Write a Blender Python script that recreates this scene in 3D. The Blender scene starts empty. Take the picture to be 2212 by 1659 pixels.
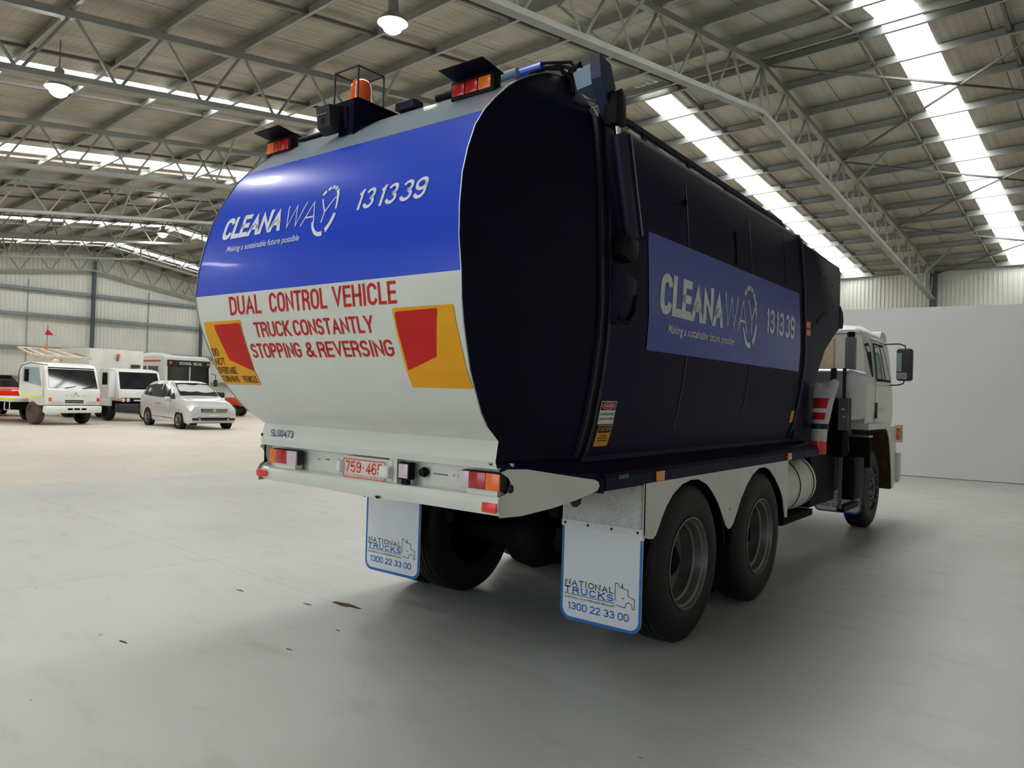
import bpy, bmesh, math, random
from mathutils import Vector, Matrix
random.seed(7)
D = bpy.data
COL = bpy.context.scene.collection
SC = bpy.context.scene
pi = math.pi

# ---------------------------------------------------------------- camera
cam = D.objects.new('camera', D.cameras.new('camera')); COL.objects.link(cam)
CP = Vector((3.24827783, -2.86747552, 1.58089688)); pit, rol, yaw = 0.01449304, 0.02983015, -0.65391517
fw = Vector((math.sin(yaw)*math.cos(pit), math.cos(yaw)*math.cos(pit), math.sin(pit)))
r0 = Vector((math.cos(yaw), -math.sin(yaw), 0)); u0 = r0.cross(fw)
rt = r0*math.cos(rol) + u0*math.sin(rol); up = u0*math.cos(rol) - r0*math.sin(rol)
cam.matrix_world = Matrix(((rt.x, up.x, -fw.x, CP.x), (rt.y, up.y, -fw.y, CP.y), (rt.z, up.z, -fw.z, CP.z), (0, 0, 0, 1)))
cam.data.sensor_fit = 'HORIZONTAL'; cam.data.sensor_width = 36; cam.data.lens = 1613.84/2212*36
cam.data.clip_start = 0.05; cam.data.clip_end = 300
SC.camera = cam
# ---------------------------------------------------------------- world, exposure
w = D.worlds.new('world'); SC.world = w; w.use_nodes = True
w.node_tree.nodes['Background'].inputs[0].default_value = (0.75, 0.85, 1, 1)
w.node_tree.nodes['Background'].inputs[1].default_value = 2.5
vs = SC.view_settings; vs.view_transform = 'Standard'; vs.look = 'None'; vs.gamma = 1; vs.use_curve_mapping = False
vs.exposure = 0.2
SKY_E, LAMP_E = 10.0, 90.0

# ---------------------------------------------------------------- materials
def lin(c): return tuple((v/255/12.92 if v/255 < .04045 else ((v/255+.055)/1.055)**2.4) for v in c)
MATS = {}
def mat(name, rgb, rough=.5, metal=0, coat=0, var=.08, scale=3.0, emit=0, alpha=1, trans=0, bump=0, bscale=60, spec=.5):
    m = D.materials.new(name); m.use_nodes = True; nt = m.node_tree; b = nt.nodes['Principled BSDF']
    c = lin(rgb)
    tc = nt.nodes.new('ShaderNodeTexCoord'); n = nt.nodes.new('ShaderNodeTexNoise'); n.inputs['Scale'].default_value = scale
    n.inputs['Detail'].default_value = 5; nt.links.new(tc.outputs['Object'], n.inputs['Vector'])
    r = nt.nodes.new('ShaderNodeValToRGB'); r.color_ramp.elements[0].position = .3; r.color_ramp.elements[1].position = .7
    r.color_ramp.elements[0].color = (*[v*(1-var) for v in c], 1); r.color_ramp.elements[1].color = (*[min(1, v*(1+var)) for v in c], 1)
    nt.links.new(n.outputs['Fac'], r.inputs['Fac']); nt.links.new(r.outputs['Color'], b.inputs['Base Color'])
    b.inputs['Roughness'].default_value = rough; b.inputs['Metallic'].default_value = metal; b.inputs['Coat Weight'].default_value = coat
    b.inputs['Specular IOR Level'].default_value = spec; b.inputs['Coat Roughness'].default_value = .06
    if emit:
        b.inputs['Emission Color'].default_value = (*c, 1); b.inputs['Emission Strength'].default_value = emit
    if trans: b.inputs['Transmission Weight'].default_value = trans
    if alpha < 1: b.inputs['Alpha'].default_value = alpha
    if bump:
        n2 = nt.nodes.new('ShaderNodeTexNoise'); n2.inputs['Scale'].default_value = bscale; nt.links.new(tc.outputs['Object'], n2.inputs['Vector'])
        bp = nt.nodes.new('ShaderNodeBump'); bp.inputs['Strength'].default_value = bump; bp.inputs['Distance'].default_value = .01
        nt.links.new(n2.outputs['Fac'], bp.inputs['Height']); nt.links.new(bp.outputs['Normal'], b.inputs['Normal'])
    MATS[name] = m; return m
M = MATS
mat('armblue', (50, 58, 82), .4, spec=.4)
mat('cream', (214, 215, 201), .35, coat=.3, var=.04)
mat('blue', (14, 66, 200), .3, coat=.4, var=.05)
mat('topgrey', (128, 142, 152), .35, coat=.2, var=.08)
mat('navy', (21, 19, 50), .5, var=.18, scale=1.2, bump=.05, bscale=2.5, spec=.10)
mat('navy_hi', (24, 24, 46), .4, var=.2, spec=.3)
mat('navy_tail', (11, 11, 34), .5, var=.2, spec=.10)
mat('blue_side', (14, 56, 172), .24, coat=.2, var=.1, scale=1)
mat('steelblue', (120, 146, 168), .45, var=.1)
mat('white', (225, 227, 224), .4, var=.04)
mat('offwhite', (220, 221, 214), .45, var=.06)
mat('flap', (222, 224, 222), .35, coat=.3, var=.03)
mat('flapblue', (22, 104, 178), .35)
mat('red', (196, 34, 26), .5)
mat('textred', (196, 30, 22), .6, spec=.3)
mat('redstick', (196, 16, 10), .45, spec=.3)
mat('yellow', (230, 160, 8), .45, var=.05, spec=.3)
mat('black', (9, 9, 11), .6, spec=.18)
mat('ink', (24, 24, 26), .6)
mat('textwhite', (222, 224, 226), .45)
mat('textblue', (24, 44, 120), .5)
mat('rubber', (20, 20, 21), .58, var=.3, scale=6, bump=.15, bscale=30, spec=.35)
mat('dustrubber', (88, 74, 66), .9, var=.3, scale=5)
mat('rim', (124, 126, 124), .42, metal=.55, var=.2, scale=8)
mat('chassis', (14, 12, 11), .75, var=.4, spec=.12)
mat('rust', (70, 42, 28), .85, var=.5, scale=8)
mat('amber', (245, 140, 20), .25, coat=.5, var=.03)
mat('amberlens', (236, 112, 16), .3, coat=.4, var=.03)
mat('redlens', (175, 14, 8), .2, coat=.6, var=.05)
mat('redrefl', (238, 36, 26), .3, coat=.3, var=.06)
mat('clearlens', (206, 190, 190), .25, coat=.4, var=.05)
mat('beacon', (240, 92, 22), .25, coat=.6, var=.12, scale=20)
mat('chrome', (210, 210, 205), .12, metal=1)
mat('silver', (165, 167, 170), .35, metal=.75, var=.06)
mat('silvertank', (188, 190, 193), .36, metal=.55, var=.08)
mat('grey', (110, 110, 114), .5)
mat('darkgrey', (45, 46, 50), .5)
mat('glass', (20, 26, 28), .05, coat=.8, var=.1)
mat('paleglass', (150, 170, 172), .08, coat=.5)
mat('cab', (222, 224, 214), .35, coat=.3, var=.04)
mat('vanpaint', (208, 210, 211), .28, metal=.4, coat=.6, var=.03)
mat('plate', (222, 205, 196), .45)
mat('orange', (212, 76, 30), .5)
mat('green', (30, 110, 80), .6, var=.4, scale=30)
mat('steel', (142, 143, 138), .5, metal=.25, var=.12, scale=1.5)
mat('steeldark', (104, 102, 97), .55, metal=.2, var=.15, scale=1.5)
mat('purlin', (150, 152, 148), .4, metal=.4, var=.15, scale=1)
mat('column', (62, 72, 82), .5)
mat('girt', (128, 134, 138), .45, metal=.3)
mat('sheet', (206, 208, 200), .45, metal=.1, var=.06, scale=.6)
mat('partition', (218, 219, 219), .75, var=.015)
mat('hiviz', (240, 232, 60), .5)
mat('bag', (205, 205, 204), .45, var=.1, scale=9, bump=.5, bscale=14)
mat('tan', (212, 190, 160), .7, var=.2, scale=9)
mat('plant', (190, 150, 60), .7, var=.3)
mat('lamp', (255, 253, 248), .5, emit=LAMP_E)
mat('skylight', (252, 252, 250), .5, emit=SKY_E, var=.01)
mat('checker', (214, 214, 206), .4, metal=.15, var=.12, scale=6)
mat('daybulb', (255, 250, 240), .3, emit=6)

def checker_bump(m):
    nt = m.node_tree; b = nt.nodes['Principled BSDF']; tc = nt.nodes.new('ShaderNodeTexCoord')
    mp = nt.nodes.new('ShaderNodeMapping'); mp.inputs['Rotation'].default_value = (0, .78, 0); nt.links.new(tc.outputs['Object'], mp.inputs['Vector'])
    ch = nt.nodes.new('ShaderNodeTexChecker'); ch.inputs['Scale'].default_value = 28; nt.links.new(mp.outputs[0], ch.inputs['Vector'])
    wv = nt.nodes.new('ShaderNodeTexWave'); wv.inputs['Scale'].default_value = 30; wv.bands_direction = 'X'; nt.links.new(mp.outputs[0], wv.inputs['Vector'])
    wz = nt.nodes.new('ShaderNodeTexWave'); wz.inputs['Scale'].default_value = 30; wz.bands_direction = 'Z'; nt.links.new(mp.outputs[0], wz.inputs['Vector'])
    mx = nt.nodes.new('ShaderNodeMix'); nt.links.new(ch.outputs['Fac'], mx.inputs[0]); nt.links.new(wv.outputs['Fac'], mx.inputs[2]); nt.links.new(wz.outputs['Fac'], mx.inputs[3])
    bp = nt.nodes.new('ShaderNodeBump'); bp.inputs['Strength'].default_value = .7; bp.inputs['Distance'].default_value = .004
    nt.links.new(mx.outputs[0], bp.inputs['Height']); nt.links.new(bp.outputs['Normal'], b.inputs['Normal'])
checker_bump(M['checker'])

def floor_mat(name, c1, c2, stain, rough):
    m = D.materials.new(name); m.use_nodes = True; nt = m.node_tree; b = nt.nodes['Principled BSDF']; L = nt.links
    tc = nt.nodes.new('ShaderNodeTexCoord')
    n1 = nt.nodes.new('ShaderNodeTexNoise'); n1.inputs['Scale'].default_value = .35; n1.inputs['Detail'].default_value = 6
    L.new(tc.outputs['Object'], n1.inputs['Vector'])
    r1 = nt.nodes.new('ShaderNodeValToRGB'); r1.color_ramp.elements[0].position = .35; r1.color_ramp.elements[1].position = .65
    r1.color_ramp.elements[0].color = (*lin(c1), 1); r1.color_ramp.elements[1].color = (*lin(c2), 1); L.new(n1.outputs['Fac'], r1.inputs['Fac'])
    mp = nt.nodes.new('ShaderNodeMapping'); mp.inputs['Scale'].default_value = (1.1, 2.6, 1); mp.inputs['Rotation'].default_value = (0, 0, .5); L.new(tc.outputs['Object'], mp.inputs['Vector'])
    n2 = nt.nodes.new('ShaderNodeTexNoise'); n2.inputs['Scale'].default_value = 1.7; n2.inputs['Detail'].default_value = 9; n2.inputs['Roughness'].default_value = .62; L.new(mp.outputs[0], n2.inputs['Vector'])
    r2 = nt.nodes.new('ShaderNodeValToRGB'); r2.color_ramp.elements[0].position = .56; r2.color_ramp.elements[1].position = .72
    r2.color_ramp.elements[0].color = (0, 0, 0, 1); r2.color_ramp.elements[1].color = (.36, .36, .36, 1); L.new(n2.outputs['Fac'], r2.inputs['Fac'])
    mx = nt.nodes.new('ShaderNodeMix'); mx.data_type = 'RGBA'; L.new(r2.outputs['Color'], mx.inputs[0]); L.new(r1.outputs['Color'], mx.inputs[6]); mx.inputs[7].default_value = (*lin(stain), 1)
    n3 = nt.nodes.new('ShaderNodeTexNoise'); n3.inputs['Scale'].default_value = 6; n3.inputs['Detail'].default_value = 4; L.new(mp.outputs[0], n3.inputs['Vector'])
    r3 = nt.nodes.new('ShaderNodeValToRGB'); r3.color_ramp.elements[0].position = .73; r3.color_ramp.elements[1].position = .77
    r3.color_ramp.elements[0].color = (0, 0, 0, 1); r3.color_ramp.elements[1].color = (.7, .7, .7, 1); L.new(n3.outputs['Fac'], r3.inputs['Fac'])
    mx2 = nt.nodes.new('ShaderNodeMix'); mx2.data_type = 'RGBA'; L.new(r3.outputs['Color'], mx2.inputs[0]); L.new(mx.outputs[2], mx2.inputs[6]); mx2.inputs[7].default_value = (*lin((95, 90, 84)), 1)
    L.new(mx2.outputs[2], b.inputs['Base Color'])
    r4 = nt.nodes.new('ShaderNodeMapRange'); r4.inputs[3].default_value = rough-.08; r4.inputs[4].default_value = rough+.12; L.new(n2.outputs['Fac'], r4.inputs[0]); L.new(r4.outputs[0], b.inputs['Roughness'])
    MATS[name] = m; return m
floor_mat('paintfloor', (184, 185, 180), (196, 197, 192), (158, 152, 140), .40)
floor_mat('oldfloor', (198, 190, 175), (210, 202, 187), (168, 156, 140), .4)

def roof_mat():
    m = D.materials.new('rooffoil'); m.use_nodes = True; nt = m.node_tree; b = nt.nodes['Principled BSDF']; L = nt.links
    tc = nt.nodes.new('ShaderNodeTexCoord')
    def br(scale, w, h, mort, c1, c2, cm, off=0):
        t = nt.nodes.new('ShaderNodeTexBrick'); t.offset = off; t.inputs['Scale'].default_value = scale; t.inputs['Brick Width'].default_value = w; t.inputs['Row Height'].default_value = h
        t.inputs['Mortar Size'].default_value = mort; t.inputs['Mortar Smooth'].default_value = .3
        t.inputs['Color1'].default_value = (*c1, 1); t.inputs['Color2'].default_value = (*c2, 1); t.inputs['Mortar'].default_value = (*cm, 1)
        L.new(tc.outputs['Object'], t.inputs['Vector']); return t
    base1, base2 = lin((184, 183, 176)), lin((176, 171, 161))
    mesh = br(1, .30, .15, .006, (1, 1, 1), (.97, .95, .92), (.62, .60, .55))
    lap = br(1, 1.28, 50, .012, base1, base2, lin((80, 76, 66)))
    mp = nt.nodes.new('ShaderNodeMapping'); mp.inputs['Scale'].default_value = (1.2, 9, 1); L.new(tc.outputs['Object'], mp.inputs['Vector'])
    n = nt.nodes.new('ShaderNodeTexNoise'); n.inputs['Scale'].default_value = 1; n.inputs['Detail'].default_value = 6; L.new(tc.outputs['Object'], n.inputs['Vector'])
    r = nt.nodes.new('ShaderNodeValToRGB'); r.color_ramp.elements[0].position = .3; r.color_ramp.elements[1].position = .7
    r.color_ramp.elements[0].color = (.76, .72, .66, 1); r.color_ramp.elements[1].color = (1, 1, 1, 1); L.new(n.outputs['Fac'], r.inputs['Fac'])
    m1 = nt.nodes.new('ShaderNodeMix'); m1.data_type = 'RGBA'; m1.blend_type = 'MULTIPLY'; m1.inputs[0].default_value = 1; L.new(lap.outputs['Color'], m1.inputs[6]); L.new(mesh.outputs['Color'], m1.inputs[7])
    m2 = nt.nodes.new('ShaderNodeMix'); m2.data_type = 'RGBA'; m2.blend_type = 'MULTIPLY'; m2.inputs[0].default_value = 1; L.new(m1.outputs[2], m2.inputs[6]); L.new(r.outputs['Color'], m2.inputs[7])
    L.new(m2.outputs[2], b.inputs['Base Color']); b.inputs['Roughness'].default_value = .45; b.inputs['Metallic'].default_value = .25
    wv = nt.nodes.new('ShaderNodeTexWave'); wv.inputs['Scale'].default_value = 1.6; wv.bands_direction = 'X'; wv.inputs['Distortion'].default_value = .4; L.new(tc.outputs['Object'], wv.inputs['Vector'])
    bp = nt.nodes.new('ShaderNodeBump'); bp.inputs['Strength'].default_value = .25; bp.inputs['Distance'].default_value = .03; L.new(wv.outputs['Fac'], bp.inputs['Height']); L.new(bp.outputs['Normal'], b.inputs['Normal'])
    MATS['rooffoil'] = m
roof_mat()

# ---------------------------------------------------------------- mesh helpers
class MB:
    def __init__(s): s.v = []; s.f = []; s.mi = []; s.cur = 0
    def add(s, vs, fs):
        o = len(s.v); s.v += [tuple(v) for v in vs]; s.f += [tuple(i+o for i in f) for f in fs]; s.mi += [s.cur]*len(fs); return s
    def box(s, a, b):
        x0, y0, z0 = a; x1, y1, z1 = b
        return s.add([(x0, y0, z0), (x1, y0, z0), (x1, y1, z0), (x0, y1, z0), (x0, y0, z1), (x1, y0, z1), (x1, y1, z1), (x0, y1, z1)],
                     [(0, 3, 2, 1), (4, 5, 6, 7), (0, 1, 5, 4), (1, 2, 6, 5), (2, 3, 7, 6), (3, 0, 4, 7)])
    def cbox(s, c, d): return s.box([c[i]-d[i]/2 for i in range(3)], [c[i]+d[i]/2 for i in range(3)])
    def bar(s, p, q, w, h=None, up=(0, 0, 1)):
        h = h or w; p = Vector(p); q = Vector(q); d = (q-p).normalized(); u = Vector(up)
        if abs(d.dot(u)) > .98: u = Vector((1, 0, 0))
        a = d.cross(u).normalized(); b = a.cross(d).normalized()
        vs = [e + a*i*w/2 + b*j*h/2 for e in (p, q) for i, j in ((-1, -1), (1, -1), (1, 1), (-1, 1))]
        return s.add(vs, [(0, 1, 2, 3), (7, 6, 5, 4), (0, 4, 5, 1), (1, 5, 6, 2), (2, 6, 7, 3), (3, 7, 4, 0)])
    def ring_loft(s, rings, closed=True, caps=True):
        n = len(rings[0]); o = len(s.v); vs = [v for r in rings for v in r]; fs = []
        for i in range(len(rings)-1):
            for j in range(n if closed else n-1):
                k = (j+1) % n; fs.append((i*n+j, i*n+k, (i+1)*n+k, (i+1)*n+j))
        if caps: fs += [tuple(reversed(range(n))), tuple((len(rings)-1)*n+j for j in range(n))]
        return s.add(vs, fs)
    def tube(s, pts, r, seg=8):
        pts = [Vector(p) for p in pts]; rings = []; a = None
        for i, p in enumerate(pts):
            d = (pts[min(i+1, len(pts)-1)]-pts[max(i-1, 0)]).normalized()
            if a is None:
                u = Vector((0, 0, 1)) if abs(d.z) < .9 else Vector((1, 0, 0)); a = d.cross(u).normalized()
            else: a = (a-d*a.dot(d)).normalized()
            b = d.cross(a); rr = r[i] if isinstance(r, (list, tuple)) else r
            rings.append([p+a*math.cos(2*pi*k/seg)*rr+b*math.sin(2*pi*k/seg)*rr for k in range(seg)])
        return s.ring_loft(rings)
    def lathe(s, prof, c, axis='x', seg=40, cap=True):
        rings = []
        for r, t in prof:
            ring = []
            for k in range(seg):
                a = 2*pi*k/seg; ca, sa = math.cos(a)*r, math.sin(a)*r
                ring.append({'x': (c[0]+t, c[1]+ca, c[2]+sa), 'y': (c[0]+ca, c[1]+t, c[2]+sa), 'z': (c[0]+ca, c[1]+sa, c[2]+t)}[axis])
            rings.append(ring)
        return s.ring_loft(rings, caps=cap)
    def prism(s, poly, a, b, axis='x'):
        n = len(poly)
        def P(p, t): return {'x': (t, p[0], p[1]), 'y': (p[0], t, p[1]), 'z': (p[0], p[1], t)}[axis]
        return s.add([P(p, a) for p in poly]+[P(p, b) for p in poly], [tuple(reversed(range(n))), tuple(range(n, 2*n))]+[(i, (i+1) % n, n+(i+1) % n, n+i) for i in range(n)])

WORG = {}
def part(name, mb, m, parent=None, smooth=False, bevel=0, kind=None, label=None, bseg=2, fix=True, autos=40):
    me = D.meshes.new(name); V = mb.v
    lo = [min(v[i] for v in V) for i in range(3)]; hi = [max(v[i] for v in V) for i in range(3)]
    c = Vector([(lo[i]+hi[i])/2 for i in range(3)])
    me.from_pydata([tuple(Vector(v)-c) for v in V], [], mb.f)
    ms = m if isinstance(m, (list, tuple)) else [m]
    for k in ms: me.materials.append(MATS[k])
    if len(ms) > 1: me.polygons.foreach_set('material_index', mb.mi)
    bm = bmesh.new(); bm.from_mesh(me)
    if fix: bmesh.ops.recalc_face_normals(bm, faces=bm.faces)
    if bevel:
        ed = [e for e in bm.edges if len(e.link_faces) == 2 and e.calc_face_angle(0) > .5]
        bmesh.ops.bevel(bm, geom=ed, offset=bevel, segments=bseg, affect='EDGES', profile=.5, clamp_overlap=True)
    if smooth or bevel:
        for f in bm.faces: f.smooth = True
        for e in bm.edges:
            if len(e.link_faces) == 2 and e.calc_face_angle(0) > math.radians(autos): e.smooth = False
    bm.to_mesh(me); bm.free()
    o = D.objects.new(name, me); COL.objects.link(o)
    if parent:
        o.parent = parent; o.location = c-WORG[parent.name]
    else: o.location = c
    WORG[o.name] = c
    if kind: o['kind'] = kind
    if label: o['label'] = label
    return o
def thing(name, label, cat, loc, rz=0, group=None, local=False):
    o = D.objects.new(name, None); COL.objects.link(o); o.location = loc; o.rotation_euler.z = rz; o.empty_display_size = .2
    WORG[o.name] = Vector((0, 0, 0)) if local else Vector(loc)
    o['label'] = label; o['category'] = cat
    if group: o['group'] = group
    return o
def copytree(o, parent=None, off=None, label=None):
    c = o.copy(); COL.objects.link(c); c.parent = parent; WORG[c.name] = WORG[o.name]+(Vector(off) if off else Vector())
    if off: c.location = o.location+Vector(off)
    if label: c['label'] = label
    for ch in o.children: copytree(ch, c)
    return c

# ---------------------------------------------------------------- lettering
_TX = {}
def glyphs(s, bold=0.0, spacing=1.0):
    key = (s, bold, spacing)
    if key in _TX: return _TX[key]
    cu = D.curves.new('t', 'FONT'); cu.body = s; cu.size = 1; cu.offset = bold; cu.space_character = spacing; cu.resolution_u = 4
    o = D.objects.new('t', cu); COL.objects.link(o); bpy.context.view_layer.update()
    me = D.meshes.new_from_object(o.evaluated_get(bpy.context.evaluated_depsgraph_get()))
    vs = [(v.co.x, v.co.y) for v in me.vertices]; fs = [tuple(p.vertices) for p in me.polygons]
    D.objects.remove(o); D.curves.remove(cu); D.meshes.remove(me)
    _TX[key] = (vs, fs); return vs, fs
CAPH = None
def _arc(cx, cy, rx, ry, a0, a1, n=7):
    return [(cx+rx*math.cos(math.radians(a0+(a1-a0)*i/n)), cy+ry*math.sin(math.radians(a0+(a1-a0)*i/n))) for i in range(n+1)]
_TOP, _BOT = _arc(.5, .72, .5, .28, 0, 180, 10), _arc(.5, .28, .5, .28, 180, 360, 10)
GL = {
 'A': (.95, [[(0, 0), (.5, 1), (1, 0)], [(.2, .32), (.8, .32)]]), 'B': (.82, [[(0, 0), (0, 1), (.55, 1)]+_arc(.55, .76, .4, .24, 90, -90)+[(.0, .52)], [(.55, .52)]+_arc(.55, .26, .45, .26, 90, -90)+[(0, 0)]]),
 'C': (.86, [_arc(.5, .72, .5, .28, 5, 180, 10)+_arc(.5, .28, .5, .28, 180, 355, 10)]), 'D': (.84, [[(0, 0), (0, 1), (.45, 1)]+_arc(.45, .68, .55, .32, 90, 0)+_arc(.45, .32, .55, .32, 0, -90)+[(0, 0)]]),
 'E': (.74, [[(1, 1), (0, 1), (0, 0), (1, 0)], [(0, .51), (.92, .51)]]), 'F': (.70, [[(1, 1), (0, 1), (0, 0)], [(0, .5), (.9, .5)]]),
 'G': (.88, [_arc(.5, .72, .5, .28, 8, 180, 10)+_arc(.5, .28, .5, .28, 180, 350, 10)+[(1, .47), (.58, .47)]]), 'H': (.84, [[(0, 0), (0, 1)], [(1, 0), (1, 1)], [(0, .51), (1, .51)]]),
 'I': (.16, [[(.5, 0), (.5, 1)]]), 'J': (.7, [[(1, 1), (1, .25)]+_arc(.5, .28, .5, .28, 0, -180)]), 'K': (.84, [[(0, 0), (0, 1)], [(.95, 1), (0, .36)], [(.3, .56), (1, 0)]]), 'L': (.70, [[(0, 1), (0, 0), (1, 0)]]),
 'M': (1.05, [[(0, 0), (0, 1), (.5, .1), (1, 1), (1, 0)]]), 'N': (.86, [[(0, 0), (0, 1), (1, 0), (1, 1)]]), 'O': (.9, [_TOP+_BOT+[(1, .72)]]), 'P': (.8, [[(0, 0), (0, 1), (.55, 1)]+_arc(.55, .73, .45, .27, 90, -90)+[(0, .46)]]),
 'R': (.84, [[(0, 0), (0, 1), (.55, 1)]+_arc(.55, .75, .43, .25, 90, -90)+[(0, .5)], [(.6, .5), (.95, .3), (1, 0)]]), 'S': (.82, [_arc(.5, .75, .48, .25, 12, 270, 12)+_arc(.5, .25, .5, .25, 90, -168, 12)[1:]]),
 'T': (.8, [[(0, 1), (1, 1)], [(.5, 1), (.5, 0)]]), 'U': (.84, [[(0, 1), (0, .3)]+_arc(.5, .28, .5, .28, 180, 360, 10)+[(1, 1)]]), 'V': (.9, [[(0, 1), (.5, 0), (1, 1)]]), 'W': (1.3, [[(0, 1), (.25, 0), (.5, 1), (.75, 0), (1, 1)]]),
 'Y': (.9, [[(0, 1), (.5, .42), (1, 1)], [(.5, .46), (.5, 0)]]), '0': (.78, [_TOP+_BOT+[(1, .72)]]), '1': (.42, [[(.0, .78), (.62, .95)], [(.75, 1), (.75, 0)]]), '2': (.76, [_arc(.5, .73, .48, .27, 170, -25, 9)+[(0, 0), (1, 0)]]),
 '3': (.78, [_arc(.5, .75, .44, .25, 165, -90, 10)+_arc(.5, .26, .5, .26, 90, -168, 10)[1:]]), '4': (.8, [[(.74, 0), (.74, 1), (0, .26), (1, .26)]]), '5': (.78, [[(.92, 1), (.14, 1), (.06, .46)]+_arc(.48, .31, .52, .31, 140, -165, 11)]),
 '6': (.78, [_arc(.5, .28, .5, .30, 0, 360, 16), _arc(.5, .70, .5, .30, 20, 180, 8)+[(0, .28)]]), '7': (.76, [[(0, 1), (1, 1), (.35, 0)]]), '8': (.8, [_arc(.5, .76, .44, .24, 0, 360, 14), _arc(.5, .27, .5, .27, 0, 360, 14)]),
 '9': (.78, [_arc(.5, .72, .5, .28, 0, 360, 16), [(1, .72)]+_arc(.5, .30, .5, .30, 0, -160, 8)]), '-': (.35, [[(0, .42), (1, .42)]]), '.': (.14, [[(.5, .0), (.5, .03)]]), "'": (.12, [[(.5, .8), (.5, 1)]]),
 '&': (.92, [[(1, .0), (.25, .66), (.18, .8), (.3, .96), (.5, 1), (.68, .94), (.72, .8), (.6, .64), (.15, .4), (.02, .25), (.08, .08), (.3, 0), (.55, .03), (.8, .2), (.95, .42)]]),
}
def ribbon(pts, hw, v0, v1):
    P = [Vector(p) for p in pts]; closed = (P[0]-P[-1]).length < 1e-6
    if closed: P = P[:-1]
    n = len(P); vs = []
    for i in range(n):
        a = P[i-1] if (i or closed) else None; b = P[(i+1) % n] if (i < n-1 or closed) else None
        if a is not None and b is not None:
            d0, d1 = (P[i]-a).normalized(), (b-P[i]).normalized(); n0 = Vector((-d0.y, d0.x)); n1 = Vector((-d1.y, d1.x)); m_ = n0+n1
            m_ = n0 if m_.length < .3 else m_.normalized()
            k = min(hw/max(.28, m_.dot(n0)), hw*3.2); q0, q1 = P[i]+m_*k, P[i]-m_*k
        else:
            d = ((b-P[i]) if a is None else (P[i]-a)).normalized(); nn = Vector((-d.y, d.x)); q0, q1 = P[i]+nn*hw, P[i]-nn*hw
            if abs(d.y) > .5:
                t = v0 if abs(P[i].y-(v0+hw)) < hw*.2 else v1 if abs(P[i].y-(v1-hw)) < hw*.2 else None
                if t is not None: q0 = q0+d*((t-q0.y)/d.y); q1 = q1+d*((t-q1.y)/d.y)
            elif abs(d.x) > .93: s_ = -hw if a is None else hw; q0 = q0+d*s_; q1 = q1+d*s_
        for q in (q0, q1): vs.append((q.x, min(max(q.y, v0), v1)))
    fs = [(2*i, 2*i+1, (2*i+3) % (2*n), (2*i+2) % (2*n)) for i in range(n if closed else n-1)]
    return vs, fs
def fit(s, u0, u1, v0, cap, bold=0.0, shear=0.0, spacing=1.0, serif=False):
    """text between u0 and u1, baseline v0, capital height cap"""
    global CAPH
    if s.upper() == s:
        gap = .26 if serif else max(.0, .15-abs(bold)*3.2); wt = .14+bold*2.0; tot = 0
        for ch_ in s: tot += (.42 if ch_ == ' ' else GL[ch_][0]+gap+ (wt if ch_ in "I.'" else 0))
        tot -= gap; sx = (u1-u0-abs(shear)*cap*.5)/tot; x = u0; hw = cap*wt/2; V, F = [], []
        for ch_ in s:
            if ch_ == ' ': x += .42*sx; continue
            gw, strokes = GL[ch_]; gw = gw+(wt if ch_ in "I.'" else 0); W_ = gw*sx; hx = min(hw, W_*.3)
            for st_ in strokes:
                pts = [(x+hw*.95+px*(W_-1.9*hw) if W_ > 2*hw else x+W_/2, v0+hw+py*(cap-2*hw)) for px, py in st_]
                vs, fs = ribbon(pts, hw*.95, v0, v0+cap); o = len(V); V += [(a+shear*(b-v0), b) for a, b in vs]; F += [tuple(i+o for i in f) for f in fs]
                if serif:
                    for e, (ex, ey) in ((pts[0], st_[0]), (pts[-1], st_[-1])):
                        if ey in (0, 1) and ch_ not in '-.':
                            yb = v0 if ey == 0 else v0+cap-hw*.8; o = len(V)
                            V += [(p+shear*(q-v0), q) for p, q in ((e[0]-hw*2, yb), (e[0]+hw*2, yb), (e[0]+hw*2, yb+hw*.8), (e[0]-hw*2, yb+hw*.8))]; F.append((o, o+1, o+2, o+3))
            x += (gw+gap)*sx
        return V, F
    if CAPH is None:
        hv = glyphs('H')[0]; CAPH = max(v[1] for v in hv)
    vs, fs = glyphs(s, bold, spacing); a = min(v[0] for v in vs); b = max(v[0] for v in vs); sy = cap/CAPH
    return [(u0+(x-a)/(b-a)*(u1-u0)+shear*(y*sy), v0+y*sy) for x, y in vs], fs
def poly2(pts): return list(pts), [tuple(range(len(pts)))]
def rrect(u0, v0, u1, v1, r, n=5, corners=(1, 1, 1, 1)):
    out = []
    for (cx, cy, a0), k in zip(((u1-r, v1-r, 0), (u0+r, v1-r, 90), (u0+r, v0+r, 180), (u1-r, v0+r, 270)), corners):
        if k:
            for i in range(n+1):
                a = math.radians(a0+90*i/n); out.append((cx+r*math.cos(a), cy+r*math.sin(a)))
        else: out.append((cx+(r if a0 in (0, 270) else -r), cy+(r if a0 in (0, 90) else -r)))
    return out
def oval(cx, cy, a, b, n=28): return [(cx+a*math.cos(2*pi*i/n), cy+b*math.sin(2*pi*i/n)) for i in range(n)]
def arc_seg(cx, cy, a, b, tilt, t0, t1, w0, w1, n=8):
    vs, fs = [], []
    for i in range(n+1):
        f = i/n; t = math.radians(t0+(t1-t0)*f); wd = w0+(w1-w0)*f
        for s_ in (-.5, .5):
            x, y = (a+s_*wd)*math.cos(t), (b+s_*wd)*math.sin(t); c, s = math.cos(tilt), math.sin(tilt)
            vs.append((cx+x*c-y*s, cy+x*s+y*c))
        if i: fs.append((2*i-2, 2*i-1, 2*i+1, 2*i))
    return vs, fs
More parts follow.
